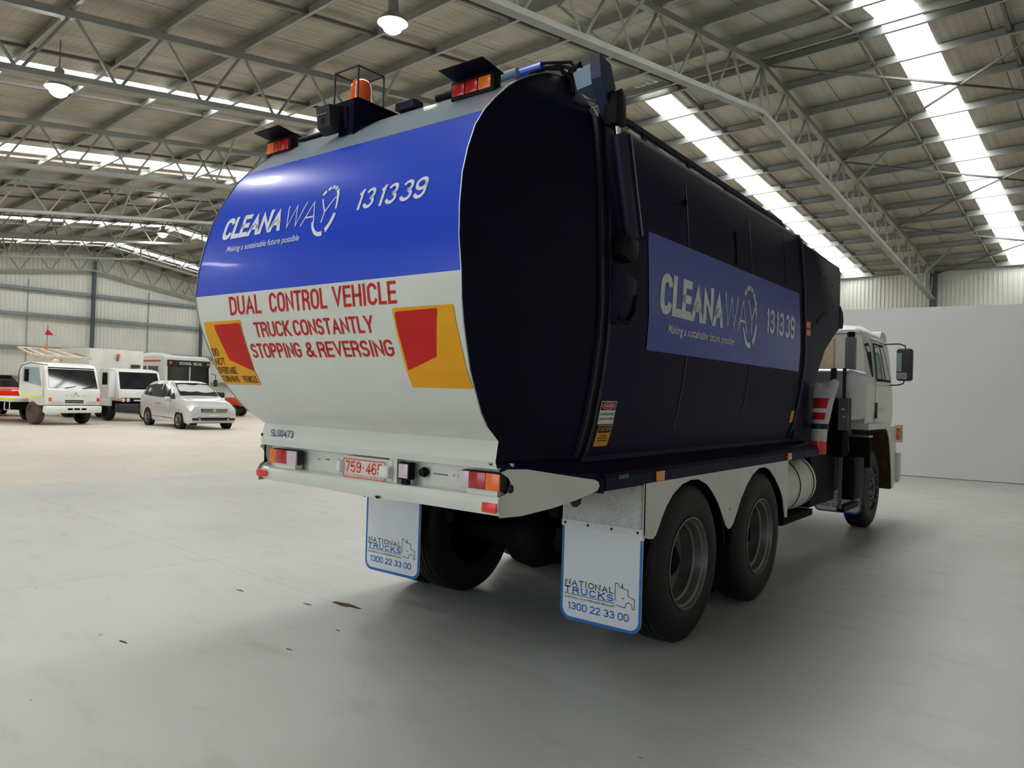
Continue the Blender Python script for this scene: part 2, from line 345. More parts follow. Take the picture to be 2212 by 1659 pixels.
def stroke(pts, w):
    vs, fs = [], []
    for i in range(len(pts)-1):
        p, q = Vector(pts[i]), Vector(pts[i+1]); d = (q-p).normalized()*w/2; n = Vector((-d.y, d.x)); o = len(vs)
        vs += [tuple(p-d+n), tuple(p-d-n), tuple(q+d-n), tuple(q+d+n)]; fs.append((o, o+1, o+2, o+3))
    return vs, fs
def decal(name, shapes, m, parent, fmap, cuts=(), label=None):
    """flat print pressed on a surface: shapes are 2D (verts, faces); fmap(u, v) -> point"""
    if len(shapes) > 1 and name.endswith(('lettering', 'number')):
        for sh in shapes: o = decal(name, [sh], m, parent, fmap, cuts, label)
        return o
    bm = bmesh.new()
    for vs, fs in shapes:
        bv = [bm.verts.new((x, y, 0)) for x, y in vs]
        for f in fs:
            try: bm.faces.new([bv[i] for i in f])
            except ValueError: pass
    for c in cuts:
        bmesh.ops.bisect_plane(bm, geom=bm.verts[:]+bm.edges[:]+bm.faces[:], plane_co=(0, c, 0), plane_no=(0, 1, 0))
    mb = MB(); bm.verts.index_update()
    mb.v = [tuple(fmap(v.co.x, v.co.y)) for v in bm.verts]; mb.f = [tuple(v.index for v in f.verts) for f in bm.faces]; mb.mi = [0]*len(mb.f); bm.free()
    return part(name, mb, m, parent, fix=False, label=label)
# ================================================================ THE HALL (hall axes are turned a little against the truck)
TH = -0.0748; RH = Matrix.Rotation(TH, 3, 'Z')
YR, ZR, DEP = 15.68, 10.27, 1.27
SLR, SLL, PR, PL, NR, NL = .1489, .13, 1.542, 1.692, 12, 16
YE, YW = YR+PR*NR, YR-PL*NL
XG, XE = -50.8, 7.6
def roofz(y): return ZR-(SLR*(y-YR) if y > YR else SLL*(YR-y))
def hpart(name, mb, m, parent=None, **k):
    o = part(name, mb, m, parent, **k)
    if not parent:
        o.location = RH@o.location; o.rotation_euler.z = TH; o['kind'] = k.get('kind') or 'structure'
    return o
def hthing(name, label, cat, loc, group=None):
    o = thing(name, label, cat, RH@Vector(loc), TH, group); WORG[o.name] = Vector(loc); return o

# floor: base with joints, slabs on it
fl = hpart('floor', MB().box((XG-.2, YW-.2, -.3), (XE+.2, YE+.2, -.012)), 'ink')
xs = [XG-.2, -41.8, -35.35, -28.9, -22.45, -16.0, -9.55, -3.1, 3.35, XE+.2]; ys = [YW-.2, .69, 13.0, 25.3, YE+.2]
for i in range(len(xs)-1):
    for j in range(len(ys)-1):
        g = .0016
        hpart('floor_slab', MB().box((xs[i]+g, ys[j]+g, -.011), (xs[i+1]-g, ys[j+1]-g, 0)), 'paintfloor' if xs[i] > -9.6 and ys[j] < 13.5 else 'oldfloor', fl)

# ceiling sheets with openings for the roof lights
RO = .24
strips = [(-1.88, -.97), (-8.5, -7.62), (-16.98, -16.1), (-25.2, -24.1), (-26.05, -25.7), (-39.8, -38.95), (-47.8, -46.9)]
strips.sort(); edges = [XG]
for a, b in strips: edges += [a, b]
edges.append(XE); mb = MB()
for a, b in strips:
    if -10 < a < -5: mb.add([(a, YW, roofz(YW)+RO), (b, YW, roofz(YW)+RO), (b, YR, ZR+RO), (a, YR, ZR+RO)], [(0, 1, 2, 3)]); mb.add([(a, YR, ZR+RO), (b, YR, ZR+RO), (b, YR+.42, roofz(YR+.42)+RO), (a, YR+.42, roofz(YR+.42)+RO)], [(0, 1, 2, 3)])
for i in range(0, len(edges), 2):
    a, b = edges[i], edges[i+1]
    for y0, y1 in ((YW, YR), (YR, YE)):
        mb.add([(a, y0, roofz(y0)+RO), (b, y0, roofz(y0)+RO), (b, y1, roofz(y1)+RO), (a, y1, roofz(y1)+RO)], [(0, 1, 2, 3)])
        mb.add([(a, y0, roofz(y0)+RO+.06), (b, y0, roofz(y0)+RO+.06), (b, y1, roofz(y1)+RO+.06), (a, y1, roofz(y1)+RO+.06)], [(3, 2, 1, 0)])
for i in range(2):
    x = XG
ceil = hpart('ceiling', mb, 'rooffoil', fix=False)
ylist = [YR-PL*k for k in range(NL, 0, -1)]+[YR+PR*k for k in range(0, NR+1)]
for k, (a, b) in enumerate(strips):
    wn = thing('window_%d' % (k+1), '', '', RH@Vector((a, YR, ZR)), TH); WORG[wn.name] = Vector((a, YR, ZR)); del wn['label']; del wn['category']; wn['kind'] = 'structure'
    for j in range(len(ylist)-1):
        y0, y1 = ylist[j], ylist[j+1]
        if y1 <= YR and -10 < a < -5: continue  # nearest strip keeps its unseen near slope, added for light above the camera
        if y0 == YR and -10 < a: y0 = YR+.42
        g = .0
        mb = MB().add([(a, y0+g, roofz(y0)+RO+.02), (b, y0+g, roofz(y0)+RO+.02), (b, y1-g, roofz(y1)+RO+.02), (a, y1-g, roofz(y1)+RO+.02)], [(0, 3, 2, 1)])
        hpart('pane', mb, 'skylight', wn, fix=False)
    if a > -10:
        mb = MB(); n = 14; vs = []
        for i in range(n+1):
            x = a+(b-a)*i/n; h_ = .05+.03*abs(math.sin(i*pi/3.5))
            vs += [(x, YR-.02, ZR+RO-.02), (x, YR+h_, ZR+RO-.0)]
        mb.add(vs, [(2*i, 2*i+1, 2*i+3, 2*i+2) for i in range(n)]); hpart('ridge_slit', mb, 'skylight', wn, fix=False)
# purlins
def zed(mb, y, z, x0, x1):
    mb.box((x0, y-.003, z), (x1, y+.003, z+.21)); mb.box((x0, y-.075, z), (x1, y, z+.006)); mb.box((x0, y, z+.204), (x1, y+.075, z+.21))
    mb.box((x0, y-.075, z), (x1, y-.071, z+.02))
for y in ylist[1:-1]+[YE-.15]:
    if abs(y-YR) < .01:
        for d in (-.24, .24): mb = MB(); zed(mb, YR+d, roofz(YR+d), XG, XE); hpart('purlin', mb, 'purlin', ceil)
        continue
    mb = MB(); zed(mb, y, roofz(y), XG, XE); hpart('purlin', mb, 'purlin', ceil)
# purlin bridging (two rows in each bay)
TX = [-4.62, -12.1, -20.1, -27.8, -35.1, -42.9, -50.45]
TXall = [7.5, 3.1]+TX
for i in range(len(TXall)-1):
    for f in (.335, .665):
        x = TXall[i]+(TXall[i+1]-TXall[i])*f-(.33 if i == 1 and f > .5 else 0); mb = MB()
        for j in range(1, len(ylist)-1):
            y0, y1 = ylist[j], ylist[j+1]
            mb.bar((x, y0+.05, roofz(y0)+.1), (x, y1-.05, roofz(y1)+.1), .07, .07)
            for e, s in ((y0, 1), (y1, -1)): mb.box((x-.07, min(e, e+.05*s), roofz(e)+.02), (x+.07, max(e, e+.05*s), roofz(e)+.19))
        hpart('purlin_bridging', mb, 'steeldark', ceil)
# roof trusses
names = ['nearest one, passing just above the garbage truck cab side', 'second from the camera, beside the beacon on the garbage truck', 'third from the camera, above the white trucks on the left',
         'fourth from the camera on the left', 'fifth from the camera, small and near the far gable', 'sixth from the camera, its bend left of the blue tailgate', 'farthest one, standing against the gable wall']
TR = [-50.45+0, ]
for i, x in enumerate(TX+[3.1]):
    lab = 'grey steel lattice roof truss, '+(names[i] if i < 7 else ('behind the camera to the right' if i == 7 else 'far right outside the view'))
    t = hthing('roof_truss', lab, 'truss', (x, YR, ZR), 'lattice roof trusses')
    for nm, dz, wd, hh, mm in (('top_chord', .07, .16, .14, 'steel'), ('bottom_chord', DEP, .2, .11, 'steel')):
        mb = MB()
        for y0, y1 in ((YW+.3, YR), (YR, YE-.2)): mb.bar((x, y0, roofz(y0)-dz), (x, y1, roofz(y1)-dz), wd, hh)
        hpart(nm, mb, mm, t)
    r = .032
    def web(a, b, rr=r):
        hpart('web_bar', MB().tube([a, b], rr, 6), 'steel', t, smooth=True)
    for seq in (ylist[:NL+1], ylist[NL:]):
        for j in range(len(seq)-1):
            y0, y1 = seq[j], seq[j+1]; ym = (y0+y1)/2
            if y0 < YW+.5: y0 += .4
            if y1 > YE-.5: y1 -= .3
            if i < 5 or j % 1 == 0:
                web((x, y0+.06, roofz(y0)-.12), (x, ym-.05, roofz(ym)-DEP+.05)); web((x, ym+.05, roofz(ym)-DEP+.05), (x, y1-.06, roofz(y1)-.12))
    web((x, YR, ZR-.1), (x, YR, ZR-DEP+.03), .045)
    hpart('ridge_plate', MB().box((x-.02, YR-.28, ZR-DEP-.1), (x+.02, YR+.12, ZR-DEP+.02)), 'steel', t)
    for j in (4, 12, 20, 26):      # fly braces down to the bottom chord
        y = ylist[j] if j < len(ylist) else None
        if y and abs(y-YR) > .1:
            for s_ in (-1, 1):
                hpart('fly_brace', MB().bar((x, y, roofz(y)-DEP+.05), (x+s_*1.3, y, roofz(y)+.03), .05, .05), 'steel', t)
# roof bracing rods in the bay over the truck
mb = MB()
for xa, xb in ((-4.62, 3.1),):
    for k in (0, 4, 8):
        y0, y1 = YR+PR*k, YR+PR*(k+4)
        for p, q in (((xa, y0), (xb, y1)), ((xb, y0), (xa, y1))):
            mb.bar((p[0], p[1], roofz(p[1])-.06), (q[0], q[1], roofz(q[1])-.06), .05, .05)
hpart('bracing_rods', mb, 'steeldark', ceil)

# corrugated walls
def corr(mb, p0, p1, ztop, n, dep=.035, flip=1):
    """trapezoid-ribbed sheet from p0 to p1, its ribs stand towards the left of p0->p1"""
    p0 = Vector(p0); p1 = Vector(p1); d = (p1-p0); L = d.length; d.normalize(); nr = Vector((-d.y, d.x))*flip
    step = L/n; pts = []
    for i in range(n):
        s = i*step
        for f, o in ((0, 0), (.62, 0), (.72, 1), (.90, 1), (1.0, 0)): pts.append((s+f*step, o*dep))
    o = len(mb.v)
    for s, e in pts:
        q = p0+d*s+nr*e; mb.v += [(q.x, q.y, 0), (q.x, q.y, ztop(q))]
    for i in range(len(pts)-1): mb.f.append((o+2*i, o+2*i+2, o+2*i+3, o+2*i+1)); mb.mi.append(0)
mb = MB(); corr(mb, (XG, YW), (XG, YE), lambda q: roofz(q.y)+RO, 190, .04, -1)
wl = hpart('wall_left', mb, 'sheet', fix=False)
for z in (1.75, 3.66, 5.76, 7.38):
    mb = MB(); y0, y1 = YW+.1, YE-.1
    if z > roofz(y1): y1 = YR+(ZR-z)/SLR-.1
    if z > roofz(y0): y0 = YR-(ZR-z)/SLL+.1
    mb.box((XG+.05, y0, z), (XG+.23, y1, z+.006)); mb.box((XG+.226, y0, z-.1), (XG+.232, y1, z+.1)); mb.box((XG+.05, y0, z-.1), (XG+.056, y1, z+.1))
    hpart('girt', mb, 'girt', wl)
for y, wd in ((15.78, .19), (23.15, .17), (8.4, .19), (1.0, .19), (30.4, .17)):
    hpart('column', MB().cbox((XG+.3, y, roofz(y)/2-.3), (.22, wd, roofz(y)-.6)), 'column', wl)
for y in (12.05, 19.45, 26.9): hpart('mullion', MB().cbox((XG+.06, y, 4), (.03, .05, 8)), 'girt', wl)
mb = MB(); corr(mb, (XG, YE), (XE, YE), lambda q: roofz(YE)+RO, 340, .04, -1)
wb = hpart('wall_back', mb, 'sheet', fix=False)
for x in TX+[3.1]:
    hpart('column', MB().cbox((x, YE-.28, roofz(YE)/2), (.22, .34, roofz(YE))), 'column', wb)
hpart('eave_beam', MB().box((XG, YE-.12, roofz(YE)+.02), (XE, YE-.02, roofz(YE)+.2)), 'steeldark', wb)
DX0, DX1, DH = -7.0, 4.5, 4.8  # unseen door opening, added behind the camera to let in fill daylight
mb = MB(); corr(mb, (XG, YW), (DX0, YW), lambda q: roofz(YW)+RO, 216, .04, 1); corr(mb, (DX1, YW), (XE, YW), lambda q: roofz(YW)+RO, 16, .04, 1)
mb.box((DX0, YW-.03, DH), (DX1, YW+.03, roofz(YW)+RO)); hpart('wall_front', mb, 'sheet', fix=False)
for x in (DX0, DX1): hpart('trim_1' if x < 0 else 'trim_2', MB().box((x-.12, YW-.08, 0), (x+.12, YW+.08, DH+.12)), 'column')
hpart('added_apron', MB().box((-30, YW-30, -.3), (20, YW-.2, -.004)), 'oldfloor', fl)  # unseen ground outside the added door, stops light from below
po = D.lights.new('added_door_fill_portal', 'AREA'); po.shape = 'RECTANGLE'; po.size = DX1-DX0; po.size_y = DH; po.cycles.is_portal = True  # guides sky light through the added door
pob = D.objects.new('added_door_fill_portal', po); COL.objects.link(pob); pob.location = RH@Vector(((DX0+DX1)/2, YW-.05, DH/2)); pob.rotation_euler = (pi/2, 0, TH+pi)
mb = MB(); corr(mb, (XE, YW), (XE, YE), lambda q: roofz(q.y)+RO, 190, .04, 1); hpart('wall_right', mb, 'sheet', fix=False)
# white partition (free-standing)
def pline(x): return 16.20+.085*(x+.07)
mb = MB(); xa, xb = -4.0, 13.0
mb.prism([(xa, pline(xa)), (xb, pline(xb)), (xb, pline(xb)+.15), (xa, pline(xa)+.15)], .012, 3.85, 'z')
pw = part('wall_partition', mb, 'partition', kind='structure')
mb = MB().prism([(xa, pline(xa)+.01), (xb, pline(xb)+.01), (xb, pline(xb)+.14), (xa, pline(xa)+.14)], 0, .012, 'z'); part('base_shadow_strip', mb, 'darkgrey', pw)  # dark strip painted in for the joint shadow under the partition

# high bay lamps
def lamp(loc, lab):
    t = hthing('high_bay_lamp', lab, 'lamp', loc, 'round high bay lamps')
    x, y, z = loc
    hpart('housing', MB().lathe([(.05, .42), (.09, .4), (.1, .2), (.2, .1), (.27, 0), (.26, 0), (.19, .09)], loc, 'z', 28), 'silver', t, smooth=True)
    hpart('lens', MB().lathe([(.001, -.19), (.08, -.17), (.15, -.12), (.19, -.04), (.2, .03), (.18, .09), (.001, .12)], loc, 'z', 24), 'lamp', t, smooth=True)
    zt = roofz(y)+.1; hpart('hanger', MB().tube([(x, y, z+.4), (x, y, zt)], .012, 6), 'steeldark', t)
lamp((-6.95, 5.6, 8.05), 'glowing round high bay lamp hanging above the rear of the garbage truck')
lamp((-13.95, 2.5, 7.65), 'glowing round high bay lamp at the left below the second roof truss')
lamp((-34.3, 13.3, 9.05), 'small distant glowing high bay lamp left of the blue tailgate')
lamp((-20.5, 20.5, 8.7), 'added high bay lamp beyond the garbage truck, out of sight')  # hidden lamp, added for more room light
lamp((-6.7, -.8, 7.35), 'glowing round high bay lamp above the camera, reflected in the blue tailgate')
lamp((-22.0, -4.5, 6.8), 'added fill lamp over the open floor at the left, out of view')  # unseen lamp, added as fill from behind left of the camera
# small red flag marker on the gable wall side
# ================================================================ THE GARBAGE TRUCK (x right, y forward, z up; tail at y = 0)
T = thing('garbage_truck', 'large dark navy garbage truck with blue and white tailgate, seen from behind', 'truck', (0, 3.6, 0))
SEAM = .6
PROF = [(.0, 1.215), (-.012, 1.25), (.013, 1.35), (-.095, 1.424), (-.16, 1.487), (-.245, 1.6), (-.297, 1.69), (-.35, 1.82), (-.38, 1.9), (-.409, 2.0), (-.428, 2.12), (-.425, 2.27), (-.405, 2.42),
        (-.37, 2.57), (-.318, 2.70), (-.25, 2.83), (-.17, 2.93), (-.08, 3.02), (.023, 3.11), (.12, 3.18), (.20, 3.227), (.28, 3.27), (.38, 3.315), (.5, 3.345), (.62, 3.35)]
S0 = [0]
for a, b in zip(PROF[2:-1], PROF[3:]): S0.append(S0[-1]+math.dist(a, b))
PS = PROF[2:]
def wz(z):
    K = [(1.2, .975), (1.36, .967), (1.6, 1.025), (1.97, 1.07), (2.12, 1.081), (2.93, .969), (3.3, .93)]
    if z <= K[0][0]: return K[0][1]
    for (a, p), (b, q) in zip(K, K[1:]):
        if z <= b: return p+(q-p)*(z-a)/(b-a)
    return K[-1][1]
def barrel(u, s, off=.0025):
    for i in range(len(PS)-1):
        if s <= S0[i+1] or i == len(PS)-2:
            f = (s-S0[i])/(S0[i+1]-S0[i]); (y0, z0), (y1, z1) = PS[i], PS[i+1]; d = Vector((y1-y0, z1-z0)).normalized()
            return (u, y0+(y1-y0)*f-d.y*off, z0+(z1-z0)*f+d.x*off)
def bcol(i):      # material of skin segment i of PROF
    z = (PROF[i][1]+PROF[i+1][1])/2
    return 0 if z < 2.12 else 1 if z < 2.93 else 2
mb = MB(); N = 9
for i in range(len(PROF)-1):
    (y0, z0), (y1, z1) = PROF[i], PROF[i+1]; w0, w1 = wz(z0), wz(z1); mb.cur = bcol(i)
    for k in range(N):
        a, b = -1+2*k/N, -1+2*(k+1)/N
        mb.add([(a*w0, y0, z0), (b*w0, y0, z0), (b*w1, y1, z1), (a*w1, y1, z1)], [(0, 1, 2, 3)])
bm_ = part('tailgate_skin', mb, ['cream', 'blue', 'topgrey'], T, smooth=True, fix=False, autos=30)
me = bm_.data; bmm = bmesh.new(); bmm.from_mesh(me); bmesh.ops.remove_doubles(bmm, verts=bmm.verts, dist=1e-4)
for e in bmm.edges: e.smooth = not (len(e.link_faces) == 2 and e.calc_face_angle(0) > .5)
bmm.to_mesh(me); bmm.free()
# body cross-section, right half, from the flange up
CS = [(1.215, 1.078), (1.222, 1.09), (1.222, 1.148), (1.205, 1.17), (1.16, 1.19), (1.09, 1.207), (1.062, 1.222), (1.056, 1.25), (1.111, 1.43), (1.158, 1.68), (1.185, 1.9), (1.194, 2.08), (1.186, 2.32), (1.167, 2.73), (1.13, 3.10), (1.105, 3.145), (1.06, 3.16)]
def bx(z):
    C2 = CS[7:]
    if z <= C2[0][1]: return C2[0][0]
    for (a, p), (b, q) in zip(C2, C2[1:]):
        if z <= q: return a+(b-a)*(z-p)/(q-p)
    return C2[-1][0]
def side(y, z, off=.003): return (bx(z)+off, y, z)
def sidex(z):     # seam x for the tailgate sides
    return bx(z) if z < 3.1 else max(.93, 1.13-(z-3.1)*.7)
for sg, lab in ((1, None), (-1, None)):
    mb = MB(); pr = PROF[1:-1]; n = len(pr)
    for t in range(4):
        f = t/3
        for (y, z) in pr: mb.v.append((sg*(wz(z)+(sidex(z)-.004-wz(z))*f), y+(SEAM-y)*f, z))
    for t in range(3):
        for j in range(n-1): mb.f.append((t*n+j, (t+1)*n+j, (t+1)*n+j+1, t*n+j+1)); mb.mi.append(0)
    part('tailgate_side', mb, 'navy_tail', T, smooth=True)
    mb = MB().tube([(sg*(wz(z)+.001), y-.002, z+.001) for y, z in PROF[3:-1]], .0035, 6); part('edge_bead', mb, 'silver', T, smooth=True)
mb = MB().prism([(y, z) for y, z in [(.62, 3.35), (.7, 3.33), (.7, 3.1), (.5, 3.1), (.5, 3.34)]], -.93, .93, 'x'); part('tailgate_top_beam', mb, 'navy', T)
# lower wing of the tailgate: dark shelf then white wing plate
for sg in (1, -1):
    mb = MB(); A = [(.975, .02, 1.245), (1.02, .06, 1.213)]; B_ = [(1.056, .6, 1.25), (1.205, .6, 1.165)]
    rings = []
    for f in (0, .33, .66, 1):
        p = Vector(A[0]).lerp(B_[0], f); q = Vector(A[1]).lerp(B_[1], f); m_ = p.lerp(q, .45)-Vector((0, 0, .018*f))
        rings.append([(sg*v.x, v.y, v.z) for v in (p, m_, q, q-Vector((.0, 0, .09*f)), p-Vector((0, 0, .15)))])
    mb.ring_loft(rings); part('tailgate_shelf', mb, 'navy', T, smooth=True)
    out = [(.0, .98), (.114, .981), (.3, 1.01), (.444, 1.043), (.575, 1.085), (.588, 1.11), (.58, 1.132), (.555, 1.144), (.35, 1.177), (.143, 1.212), (.04, 1.215), (.0, 1.2), (.0, 1.2), (.045, 1.17), (.06, 1.14), (.045, 1.1), (.01, 1.085), (-.012, 1.06)]
    mb = MB(); n = len(out)
    for o in (0, -.005): mb.v += [(sg*(1.002+.35*y+o), y, z) for y, z in out]
    mb.f = [tuple(range(n)), tuple(range(2*n-1, n-1, -1))]+[(i, (i+1) % n, n+(i+1) % n, n+i) for i in range(n)]; mb.mi = [0]*len(mb.f)
    part('wing_plate', mb, 'cream', T)
# bumper beam: recess panel, ledge and lip
mb = MB().box((-.985, .075, 1.06), (1.01, .09, 1.24)); rp = part('recess_panel', mb, 'cream', T)
for x, m_ in ((.985, None), (-.985, None)): pass
mb = MB(); rings = []
for f in range(13):
    x = -.975+1.985*f/12; sag = .012*math.sin(f*1.7)*(.5 if f < 4 else .2)
    zt, zb = 1.066+.012*f/12, .992-.004*f/12-(.006 if 4 < f < 8 else 0)
    y = -.03+(.035 if f == 0 else 0)
    rings.append([(x, .085, 1.075), (x, .02, 1.078), (x, y+.008, zt+.004), (x, y, zt-.006), (x, y-.002+sag*.3, (zt+zb)/2), (x, y+.012, zb+.003), (x, y+.03, zb), (x, .06, zb+.02), (x, .085, zb+.03)])
mb.ring_loft(rings); lip = part('bumper_lip', mb, 'cream', T, smooth=True, autos=50)
part('skirt_lip', MB().box((-.985, .0, 1.213), (.98, .075, 1.219)), 'cream', T)
part('left_end_plate', MB().prism([(.08, 1.0), (-.01, 1.05), (.05, 1.1), (.03, 1.15), (-.005, 1.21), (.08, 1.215)], -.983, -.977, 'x'), 'cream', T)
part('dent_hole', MB().prism([(.145, .998), (.16, 1.004), (.172, 1.0), (.19, 1.002), (.178, .99), (.165, .987), (.158, .992)], -.037, -.031, 'y'), 'black', T)
for x, z, r in ((-.965, 1.277, .011), (.94, 1.243, .013)): part('grommet', MB().lathe([(r, -.008), (r*.6, -.012), (r*.6, .0)], (x, -.0, z), 'y', 14), 'rust', T)
for x in (-.49, -.475, .63, .66, .69): part('rivet', MB().lathe([(.005, -.004), (.001, -.006)], (x, .074, 1.15), 'y', 8), 'silver', T)
part('panel_slot', MB().box((.48, .072, 1.144), (.585, .0745, 1.148)), 'black', T)
part('panel_slot', MB().box((-.42, .072, 1.152), (-.385, .0745, 1.156)), 'black', T)
part('panel_hole', MB().lathe([(.016, 0), (.012, -.003), (.001, -.003)], (-.31, .0735, 1.155), 'y', 8), 'offwhite', T)
# rear lamps
def taillamp(x0, x1, cols):
    b = part('tail_lamp', MB().box((x0-.004, -.002, 1.104), (x1+.004, .055, 1.196)), 'ink', T, bevel=.016)
    L = x1-x0; t = x0
    for c, f in cols:
        part('lens', MB().box((t+.001, -.012, 1.108), (t+L*f-.001, .0, 1.192)), c, b, bevel=.003); t += L*f
    part('mount', MB().box((x0+.05, .0, 1.078), (x1-.02, .055, 1.108)), 'cream', b)
taillamp(-.872, -.60, [('amberlens', .25), ('redlens', .4), ('clearlens', .35)])
taillamp(.735, 1.0, [('clearlens', .26), ('redlens', .40), ('amberlens', .34)])
for x0, x1, z0, z1 in ((.915, 1.005, 1.005, 1.052), (-.968, -.868, 1.015, 1.055)):
    part('reflector', MB().box((x0, -.04, z0), (x1, -.029, z1)), 'redrefl', T, bevel=.003)
# number plate with caps
pl = part('number_plate', MB().box((-.18, .006, 1.072), (.183, .011, 1.19)), 'plate', T, bevel=.004)
part('plate_mount', MB().box((-.17, .011, 1.08), (.23, .075, 1.2)), 'cream', T)
part('plate_side_box', MB().box((.2, .015, 1.066), (.262, .075, 1.22)), 'cream', T)
def atY(y): return lambda u, v: (u, y, v)
ring = rrect(-.176, 1.076, .179, 1.186, .012); inner = rrect(-.170, 1.082, .173, 1.180, .01)
n = len(ring); vs = ring+inner; fs = [(i, (i+1) % n, n+(i+1) % n, n+i) for i in range(n)]
decal('plate_border', [(vs, fs)], 'orange', pl, atY(.0048))
decal('lettering', [fit('759', -.155, -.02, 1.107, .066, .01), fit('465', .02, .155, 1.107, .066, .01), (oval(0, 1.14, .006, .007, 10), [tuple(range(10))])], 'orange', pl, atY(.0046))
decal('lettering', [fit('N.T.-OUTBACK AUSTRALIA', -.155, .165, 1.086, .012)], 'orange', pl, atY(.0046))
for x0, x1 in ((-.205, -.165), (.155, .235)):
    part('plate_lamp', MB().box((x0, -.03, 1.1), (x1, .03, 1.17)), 'offwhite', T, bevel=.016, bseg=4)
wl_ = part('work_lamp', MB().box((.29, -.005, 1.105), (.375, .045, 1.198)), 'black', T, bevel=.006)
part('lens', MB().box((.298, -.009, 1.113), (.367, -.004, 1.19)), 'clearlens', wl_, bevel=.003)
part('foot', MB().box((.315, .0, 1.072), (.355, .03, 1.106)), 'black', wl_)
part('rear_camera', MB().lathe([(.001, -.02), (.02, -.012), (.028, .01), (.02, .03)], (.43, .045, 1.15), 'y', 16), 'black', T, smooth=True)
part('side_marker', MB().lathe([(.022, .0), (.02, .008), (.001, .011)], (1.018, .055, 1.118), 'x', 14), 'ink', T, smooth=True)
decal('fleet_number', [fit('SL00473', -.87, -.64, 1.272, .045, .004)], 'textblue', T, atY(-.0025+.006-.012))
# prints on the tailgate
cuts = S0
decal('lettering', [fit('CLEANA', -.875, -.285, 1.25, .14, .04, .17)], 'textwhite', T, barrel, cuts, 'white bold lettering')
decal('lettering', [fit('WAY', -.275, .135, 1.25, .14, -.036, .17)], 'textwhite', T, barrel, cuts)
rg = []
cx_, cy_, tl = .078, 1.322, -.12
for a, b in ((140, 124), (118, 103), (97, 84), (79, 68)): rg.append(arc_seg(cx_, cy_, .086, .135, tl, a, b, .02, .022, 4))
rg.append(arc_seg(cx_, cy_, .086, .135, tl, 62, 2, .022, .012, 10)); rg.append(arc_seg(cx_, cy_, .09, .135, tl, -8, -58, .022, .026, 9)); rg.append(arc_seg(cx_, cy_, .09, .135, tl, -72, -150, .026, .016, 12))
decal('ring_emblem', rg, 'textwhite', T, barrel, cuts)
decal('phone_number', [fit('13', .318, .455, 1.284, .113, .012, .17), fit('13', .478, .615, 1.284, .113, .012, .17), fit('39', .63, .81, 1.284, .113, .012, .17)], 'textwhite', T, barrel, cuts)
decal('slogan', [fit('Making a sustainable future possible', -.785, -.1, 1.172, .034, .006, .17)], 'textwhite', T, barrel, cuts)
decal('warning_lettering', [fit('DUAL', -.725, -.415, .793, .108, .006), fit('CONTROL', -.335, .155, .793, .108, .006), fit('VEHICLE', .205, .667, .793, .108, .006)], 'textred', T, barrel, cuts, 'red warning lettering')
decal('warning_lettering', [fit('TRUCK', -.52, -.19, .657, .088, .012), fit('CONSTANTLY', -.16, .475, .657, .088, .012)], 'textred', T, barrel, cuts)
decal('warning_lettering', [fit('STOPPING', -.608, -.145, .533, .088, .012), fit('&', -.105, -.03, .533, .088, .012), fit('REVERSING', .0, .578, .533, .088, .012)], 'textred', T, barrel, cuts)
# the two yellow turning-vehicle boards
b1 = decal('rear_marker_plate', [poly2(rrect(.627, .368, 1.018, .773, .012))], 'yellow', T, lambda u, v: barrel(u, v, .003), cuts)
decal('red_panel', [poly2([(.64, .745), (.655, .755), (.916, .76), (.916, .745), (.852, .531), (.645, .462)])], 'redstick', b1, lambda u, v: barrel(u, v, .0045), cuts)
b2 = decal('rear_marker_plate', [poly2(rrect(-1.028, .358, -.641, .763, .012))], 'yellow', T, lambda u, v: barrel(u, v, .003), cuts)
decal('red_panel', [poly2([(-.921, .743), (-.655, .747), (-.645, .73), (-.643, .452), (-.86, .525)])], 'redstick', b2, lambda u, v: barrel(u, v, .0045), cuts)
decal('lettering', [fit('DO', -1.02, -.955, .55, .05), fit('NOT', -1.02, -.915, .49, .047), fit('OVERTAKE', -1.02, -.825, .432, .047), fit('TURNING', -1.02, -.84, .374, .045), fit('VEHICLE', -.80, -.652, .374, .045)], 'ink', b2, lambda u, v: barrel(u, v, .0048), cuts)

# ---- main body
mb = MB(); rings = []
for y in (SEAM+.03, 2.4, 4.22):
    rings.append([(x, y, z) for x, z in CS]+[(-x, y, z) for x, z in reversed(CS)])
mb.ring_loft(rings); body = part('body', mb, 'navy', T, smooth=True, autos=28)
mb = MB(); rings = []
for y in (4.2, 4.66): rings.append([(x, y, z) for x, z in CS[:8]]+[(-x, y, z) for x, z in reversed(CS[:8])])
mb.ring_loft(rings); part('body_sill', mb, 'navy', T, smooth=True, autos=28)
part('body_sill_seam', MB().box((.98, .595, 1.07), (1.2245, .605, 1.15)), 'black', T)
# hinge frames along the seam
for y0, y1, o, m_ in ((.565, .585, .010, 'navy_hi'), (.585, .64, .002, 'black'), (.64, .665, .014, 'navy_hi'), (4.2, 4.235, .02, 'navy_hi'), (4.235, 4.26, .012, 'black')):
    for sg in (1, -1):
        rr = []
        for x, z in CS[7:16]: rr.append([(sg*(x-.03), y0, z), (sg*(x+o), y0, z), (sg*(x+o), y1, z), (sg*(x-.03), y1, z)])
        part('hinge_frame', MB().ring_loft(rr), m_, T)
for y, z0, z1, o in ((1.69, 1.4, 3.13, .004), (2.86, 1.4, 3.13, .004), (3.72, 2.6, 3.13, .004)):
    rr = [[(bx(z)-.01, y, z), (bx(z)+o, y, z), (bx(z)+.0005, y+.02, z), (bx(z)-.01, y+.02, z)] for z in [z0+(z1-z0)*k/12 for k in range(13)]]
    part('panel_seam', MB().ring_loft(rr), 'navy_hi', T)
